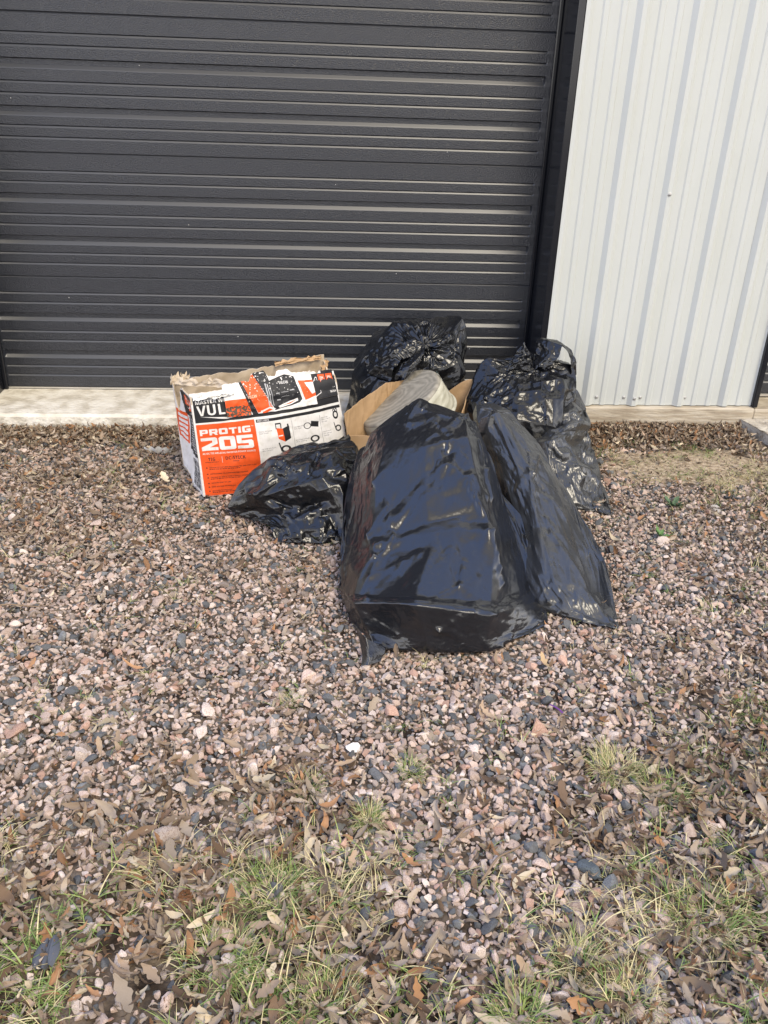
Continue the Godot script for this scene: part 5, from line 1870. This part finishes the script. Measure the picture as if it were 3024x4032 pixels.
func shape_upper() -> Array:
	return [
		[Vector3(0.62,0.1,0.5), Vector3(0.68,0.1,0.62), Vector3(0.82,0.12,0.66), Vector3(0.95,0.14,0.63), Vector3(1.02,0.16,0.5), Vector3(0.97,0.14,0.36), Vector3(0.82,0.1,0.3), Vector3(0.68,0.1,0.36)],
		[Vector3(0.593,0.257,0.5), Vector3(0.662,0.258,0.6), Vector3(0.783,0.271,0.66), Vector3(0.92,0.248,0.66), Vector3(1.029,0.205,0.55), Vector3(1.05,0.24,0.38), Vector3(0.85,0.22,0.28), Vector3(0.66,0.2,0.34)],
		[Vector3(0.618,0.326,0.48), Vector3(0.683,0.324,0.56), Vector3(0.787,0.332,0.61), Vector3(0.923,0.336,0.6), Vector3(1.034,0.296,0.5), Vector3(1.04,0.32,0.36), Vector3(0.85,0.3,0.28), Vector3(0.68,0.29,0.34)],
		[Vector3(0.658,0.398,0.42), Vector3(0.728,0.374,0.5), Vector3(0.807,0.378,0.54), Vector3(0.934,0.386,0.53), Vector3(1.052,0.368,0.44), Vector3(1.03,0.37,0.33), Vector3(0.86,0.37,0.28), Vector3(0.71,0.36,0.32)],
		[Vector3(0.701,0.437,0.4), Vector3(0.764,0.409,0.45), Vector3(0.837,0.395,0.48), Vector3(0.934,0.41,0.48), Vector3(1.039,0.419,0.42), Vector3(1,0.42,0.34), Vector3(0.87,0.42,0.3), Vector3(0.77,0.4,0.33)],
		[Vector3(0.814,0.431,0.43), Vector3(0.842,0.416,0.45), Vector3(0.874,0.407,0.46), Vector3(0.915,0.414,0.45), Vector3(0.953,0.435,0.43), Vector3(0.93,0.45,0.38), Vector3(0.88,0.45,0.36), Vector3(0.84,0.45,0.38)],
		[Vector3(0.882,0.415,0.42)]
	]

func shape_lower() -> Array:
	return [
		[Vector3(0.84,0.006,0.7), Vector3(0.9,0.006,0.9), Vector3(1,0.006,0.93), Vector3(1.06,0.006,0.945), Vector3(1.1,0.006,0.954), Vector3(1.12,0.006,0.7), Vector3(1,0.006,0.45), Vector3(0.86,0.006,0.5)],
		[Vector3(0.82,0.06,0.7), Vector3(0.925,0.038,0.93), Vector3(0.979,0.041,0.935), Vector3(1.033,0.037,0.92), Vector3(1.093,0.019,0.89), Vector3(1.14,0.06,0.66), Vector3(1,0.06,0.4), Vector3(0.84,0.06,0.48)],
		[Vector3(0.8,0.11,0.68), Vector3(0.892,0.116,0.84), Vector3(0.945,0.136,0.84), Vector3(1.008,0.128,0.82), Vector3(1.075,0.077,0.76), Vector3(1.12,0.12,0.58), Vector3(0.98,0.12,0.38), Vector3(0.82,0.12,0.45)],
		[Vector3(0.79,0.15,0.62), Vector3(0.882,0.202,0.76), Vector3(0.937,0.212,0.76), Vector3(0.994,0.2,0.73), Vector3(1.061,0.145,0.66), Vector3(1.12,0.18,0.5), Vector3(0.98,0.18,0.34), Vector3(0.82,0.18,0.4)],
		[Vector3(0.8,0.2,0.55), Vector3(0.917,0.23,0.68), Vector3(0.973,0.24,0.68), Vector3(1.031,0.245,0.64), Vector3(1.097,0.195,0.56), Vector3(1.12,0.23,0.44), Vector3(0.99,0.23,0.32), Vector3(0.84,0.22,0.36)],
		[Vector3(0.9,0.26,0.5), Vector3(0.952,0.26,0.6), Vector3(0.999,0.271,0.6), Vector3(1.044,0.277,0.56), Vector3(1.082,0.249,0.5), Vector3(1.09,0.29,0.4), Vector3(1,0.29,0.33), Vector3(0.9,0.28,0.38)],
		[Vector3(1.02,0.31,0.44)]
	]

func shape_ear_left() -> Array:
	return [
		[Vector3(0.761,0.412,0.46), Vector3(0.797,0.425,0.47), Vector3(0.869,0.413,0.46)],
		[Vector3(0.77,0.439,0.45), Vector3(0.808,0.455,0.47), Vector3(0.862,0.44,0.45)],
		[Vector3(0.796,0.476,0.44), Vector3(0.824,0.48,0.455), Vector3(0.854,0.463,0.44)],
		[Vector3(0.82,0.509,0.43), Vector3(0.829,0.516,0.44), Vector3(0.85,0.489,0.43)]
	]

func shape_ear_right() -> Array:
	return [
		[Vector3(0.872,0.41,0.45), Vector3(0.894,0.436,0.47), Vector3(0.931,0.43,0.48)],
		[Vector3(0.892,0.461,0.42), Vector3(0.921,0.477,0.46), Vector3(0.965,0.476,0.48)],
		[Vector3(0.901,0.514,0.38), Vector3(0.934,0.525,0.42), Vector3(0.982,0.519,0.46)],
		[Vector3(0.959,0.519,0.36), Vector3(0.996,0.513,0.4), Vector3(1.025,0.476,0.45)],
		[Vector3(1.034,0.486,0.36), Vector3(1.058,0.447,0.4), Vector3(1.041,0.409,0.44)],
		[Vector3(1.077,0.436,0.36), Vector3(1.073,0.387,0.4), Vector3(1.045,0.334,0.43)]
	]

func shape_back_flap() -> Array:
	return [
		[Vector3(0.414,0.488,0.34), Vector3(0.419,0.485,0.35), Vector3(0.423,0.475,0.35)],
		[Vector3(0.348,0.496,0.36), Vector3(0.358,0.472,0.38), Vector3(0.378,0.447,0.38)],
		[Vector3(0.282,0.486,0.34), Vector3(0.29,0.462,0.38), Vector3(0.324,0.438,0.4)],
		[Vector3(0.221,0.442,0.3), Vector3(0.234,0.405,0.36), Vector3(0.289,0.404,0.42)],
		[Vector3(0.179,0.38,0.28), Vector3(0.197,0.357,0.34), Vector3(0.271,0.353,0.42)]
	]

func shape_back_flap2() -> Array:
	return [
		[Vector3(0.4,0.47,0.35), Vector3(0.418,0.473,0.36), Vector3(0.423,0.488,0.36)],
		[Vector3(0.367,0.439,0.4), Vector3(0.395,0.452,0.41), Vector3(0.415,0.459,0.4)],
		[Vector3(0.318,0.404,0.42), Vector3(0.355,0.417,0.44), Vector3(0.395,0.425,0.42)],
		[Vector3(0.299,0.373,0.43), Vector3(0.336,0.374,0.45), Vector3(0.365,0.391,0.44)]
	]

func shape_big_tail() -> Array:
	return [
		[Vector3(0.082,0.06,1.791), Vector3(0.116,0.07,1.882), Vector3(0.172,0.03,1.876)],
		[Vector3(0.098,0.045,1.84), Vector3(0.122,0.05,1.903), Vector3(0.169,0.02,1.889)],
		[Vector3(0.106,0.02,1.894), Vector3(0.125,0.035,1.925), Vector3(0.164,0.015,1.895)],
		[Vector3(0.102,0.008,1.925), Vector3(0.121,0.02,1.939), Vector3(0.158,0.01,1.91)]
	]

func shape_second_mouth() -> Array:
	return [
		[Vector3(0.578,0.37,0.93), Vector3(0.606,0.391,0.96), Vector3(0.652,0.378,0.95)],
		[Vector3(0.562,0.315,0.93), Vector3(0.592,0.331,0.97), Vector3(0.644,0.308,0.98)],
		[Vector3(0.57,0.265,0.93), Vector3(0.59,0.278,0.96), Vector3(0.616,0.275,0.98)]
	]

func shape_small_strip() -> Array:
	return [
		[Vector3(-0.001,0.2,0.84), Vector3(0.034,0.206,0.82), Vector3(0.099,0.217,0.8)],
		[Vector3(0.026,0.201,0.8), Vector3(0.062,0.219,0.79), Vector3(0.101,0.23,0.77)],
		[Vector3(0.049,0.205,0.77), Vector3(0.071,0.22,0.76), Vector3(0.093,0.232,0.74)]
	]

func creases_big() -> Array:
	return [
		[Vector3(0.503,0.448,1.066), Vector3(0.15,0.311,1.347), 0.022, 0.016],
		[Vector3(0.45,0.419,1.121), Vector3(0.096,0.243,1.526), 0.02, 0.016],
		[Vector3(0.489,0.432,1.096), Vector3(0.22,0.279,1.426), -0.016, 0.02],
		[Vector3(0.084,0.241,1.534), Vector3(0.475,0.305,1.362), 0.014, 0.014],
		[Vector3(0.084,0.239,1.539), Vector3(0.398,0.343,1.275), -0.01, 0.016],
		[Vector3(0.154,0.226,1.581), Vector3(0.504,0.232,1.558), 0.012, 0.012],
		[Vector3(0.141,0.239,1.539), Vector3(0.49,0.245,1.52), -0.01, 0.014],
		[Vector3(0.517,0.387,1.183), Vector3(0.57,0.289,1.402), 0.016, 0.012],
		[Vector3(0.504,0.232,1.558), Vector3(0.422,0.155,1.877), 0.014, 0.012],
		[Vector3(0.504,0.232,1.558), Vector3(0.593,0.183,1.728), 0.016, 0.014],
		[Vector3(0.461,0.299,1.377), Vector3(0.505,0.235,1.549), 0.014, 0.012],
		[Vector3(0.153,0.223,1.588), Vector3(0.112,0.178,1.768), 0.012, 0.012],
		[Vector3(0.185,0.221,1.596), Vector3(0.203,0.158,1.869), 0.004, 0.005],
		[Vector3(0.408,0.189,1.709), Vector3(0.413,0.156,1.869), 0.005, 0.006],
		[Vector3(0.099,0.182,1.747), Vector3(0.234,0.205,1.652), 0.006, 0.008],
		[Vector3(0.107,0.193,1.7), Vector3(0.277,0.21,1.634), 0.007, 0.008],
		[Vector3(0.386,0.356,1.247), Vector3(0.52,0.335,1.294), -0.01, 0.014],
		[Vector3(0.387,0.326,1.313), Vector3(0.519,0.283,1.417), 0.012, 0.012],
		[Vector3(0.332,0.468,1.026), Vector3(0.285,0.415,1.124), 0.015, 0.014],
		[Vector3(0.481,0.437,1.087), Vector3(0.3,0.411,1.134), 0.012, 0.012],
		[Vector3(0.257,0.159,1.858), Vector3(0.574,0.147,1.917), 0.01, 0.012]
	]

func creases_second() -> Array:
	return [
		[Vector3(0.72,0.255,1.172), Vector3(0.63,0.395,0.918), 0.014, 0.014],
		[Vector3(0.72,0.255,1.172), Vector3(0.795,0.317,1.056), 0.016, 0.012],
		[Vector3(0.72,0.255,1.172), Vector3(0.656,0.228,1.226), 0.014, 0.012],
		[Vector3(0.72,0.255,1.172), Vector3(0.709,0.196,1.297), 0.016, 0.012],
		[Vector3(0.72,0.255,1.172), Vector3(0.782,0.223,1.237), -0.012, 0.012],
		[Vector3(0.661,0.22,1.243), Vector3(0.69,0.076,1.62), 0.007, 0.007],
		[Vector3(0.709,0.196,1.297), Vector3(0.695,0.092,1.566), 0.014, 0.013],
		[Vector3(0.745,0.173,1.349), Vector3(0.87,0.114,1.499), 0.008, 0.01],
		[Vector3(0.751,0.15,1.405), Vector3(0.858,0.061,1.667), 0.009, 0.012],
		[Vector3(0.609,0.377,0.948), Vector3(0.667,0.269,1.144), -0.012, 0.014],
		[Vector3(0.793,0.21,1.265), Vector3(0.845,0.181,1.331), 0.008, 0.01],
		[Vector3(0.767,0.121,1.48), Vector3(0.853,0.08,1.601), 0.008, 0.009]
	]

func creases_small() -> Array:
	return [
		[Vector3(-0.21,0.233,0.993), Vector3(-0.152,0.219,1.004), 0.019, 0.012],
		[Vector3(-0.152,0.236,0.99), Vector3(-0.112,0.177,1.037), 0.0228, 0.012],
		[Vector3(-0.112,0.202,1.017), Vector3(-0.082,0.187,1.029), 0.019, 0.012],
		[Vector3(-0.082,0.187,1.029), Vector3(-0.048,0.2,1.019), 0.019, 0.012],
		[Vector3(-0.048,0.2,1.019), Vector3(-0.051,0.165,1.047), 0.019, 0.012],
		[Vector3(-0.024,0.25,0.98), Vector3(-0.039,0.168,1.045), -0.019, 0.012],
		[Vector3(0.035,0.24,0.988), Vector3(-0.002,0.205,1.015), 0.019, 0.012],
		[Vector3(0.062,0.225,1), Vector3(0.037,0.178,1.037), 0.019, 0.012],
		[Vector3(-0.182,0.202,1.017), Vector3(-0.208,0.153,1.057), 0.019, 0.012],
		[Vector3(-0.182,0.202,1.017), Vector3(-0.136,0.187,1.029), 0.019, 0.012],
		[Vector3(-0.313,0.142,1.066), Vector3(-0.25,0.128,1.076), 0.019, 0.012],
		[Vector3(-0.25,0.128,1.076), Vector3(-0.184,0.165,1.047), 0.019, 0.012],
		[Vector3(-0.081,0.083,1.114), Vector3(-0.011,0.107,1.094), -0.0247, 0.012],
		[Vector3(-0.087,0.052,1.139), Vector3(0.019,0.095,1.104), 0.019, 0.012],
		[Vector3(-0.147,0.073,1.122), Vector3(-0.026,0.021,1.165), 0.019, 0.012],
		[Vector3(-0.176,0.033,1.155), Vector3(-0.086,0.019,1.167), 0.0152, 0.012],
		[Vector3(-0.199,0.116,1.086), Vector3(-0.12,0.09,1.108), -0.019, 0.012]
	]

func creases_back() -> Array:
	return [
		[Vector3(0.487,0.477,0.34), Vector3(0.421,0.4,0.34), 0.016, 0.013],
		[Vector3(0.487,0.477,0.34), Vector3(0.532,0.462,0.34), 0.016, 0.013],
		[Vector3(0.532,0.462,0.34), Vector3(0.538,0.426,0.34), 0.016, 0.013],
		[Vector3(0.559,0.573,0.34), Vector3(0.578,0.522,0.34), 0.016, 0.013],
		[Vector3(0.578,0.522,0.34), Vector3(0.598,0.366,0.34), 0.0112, 0.013],
		[Vector3(0.524,0.514,0.34), Vector3(0.544,0.454,0.34), 0.016, 0.013],
		[Vector3(0.544,0.454,0.34), Vector3(0.575,0.357,0.34), 0.016, 0.013],
		[Vector3(0.527,0.344,0.34), Vector3(0.575,0.353,0.34), 0.016, 0.013],
		[Vector3(0.23,0.466,0.34), Vector3(0.35,0.475,0.34), 0.0192, 0.013],
		[Vector3(0.22,0.398,0.34), Vector3(0.373,0.412,0.34), 0.016, 0.013],
		[Vector3(0.115,0.344,0.34), Vector3(0.217,0.357,0.34), 0.016, 0.013],
		[Vector3(0.324,0.554,0.34), Vector3(0.408,0.492,0.34), 0.016, 0.013],
		[Vector3(0.404,0.57,0.34), Vector3(0.449,0.528,0.34), 0.016, 0.013],
		[Vector3(0.502,0.549,0.34), Vector3(0.467,0.481,0.34), 0.016, 0.013],
		[Vector3(0.35,0.475,0.34), Vector3(0.41,0.444,0.34), -0.016, 0.013],
		[Vector3(0.246,0.438,0.34), Vector3(0.328,0.443,0.34), -0.016, 0.013]
	]
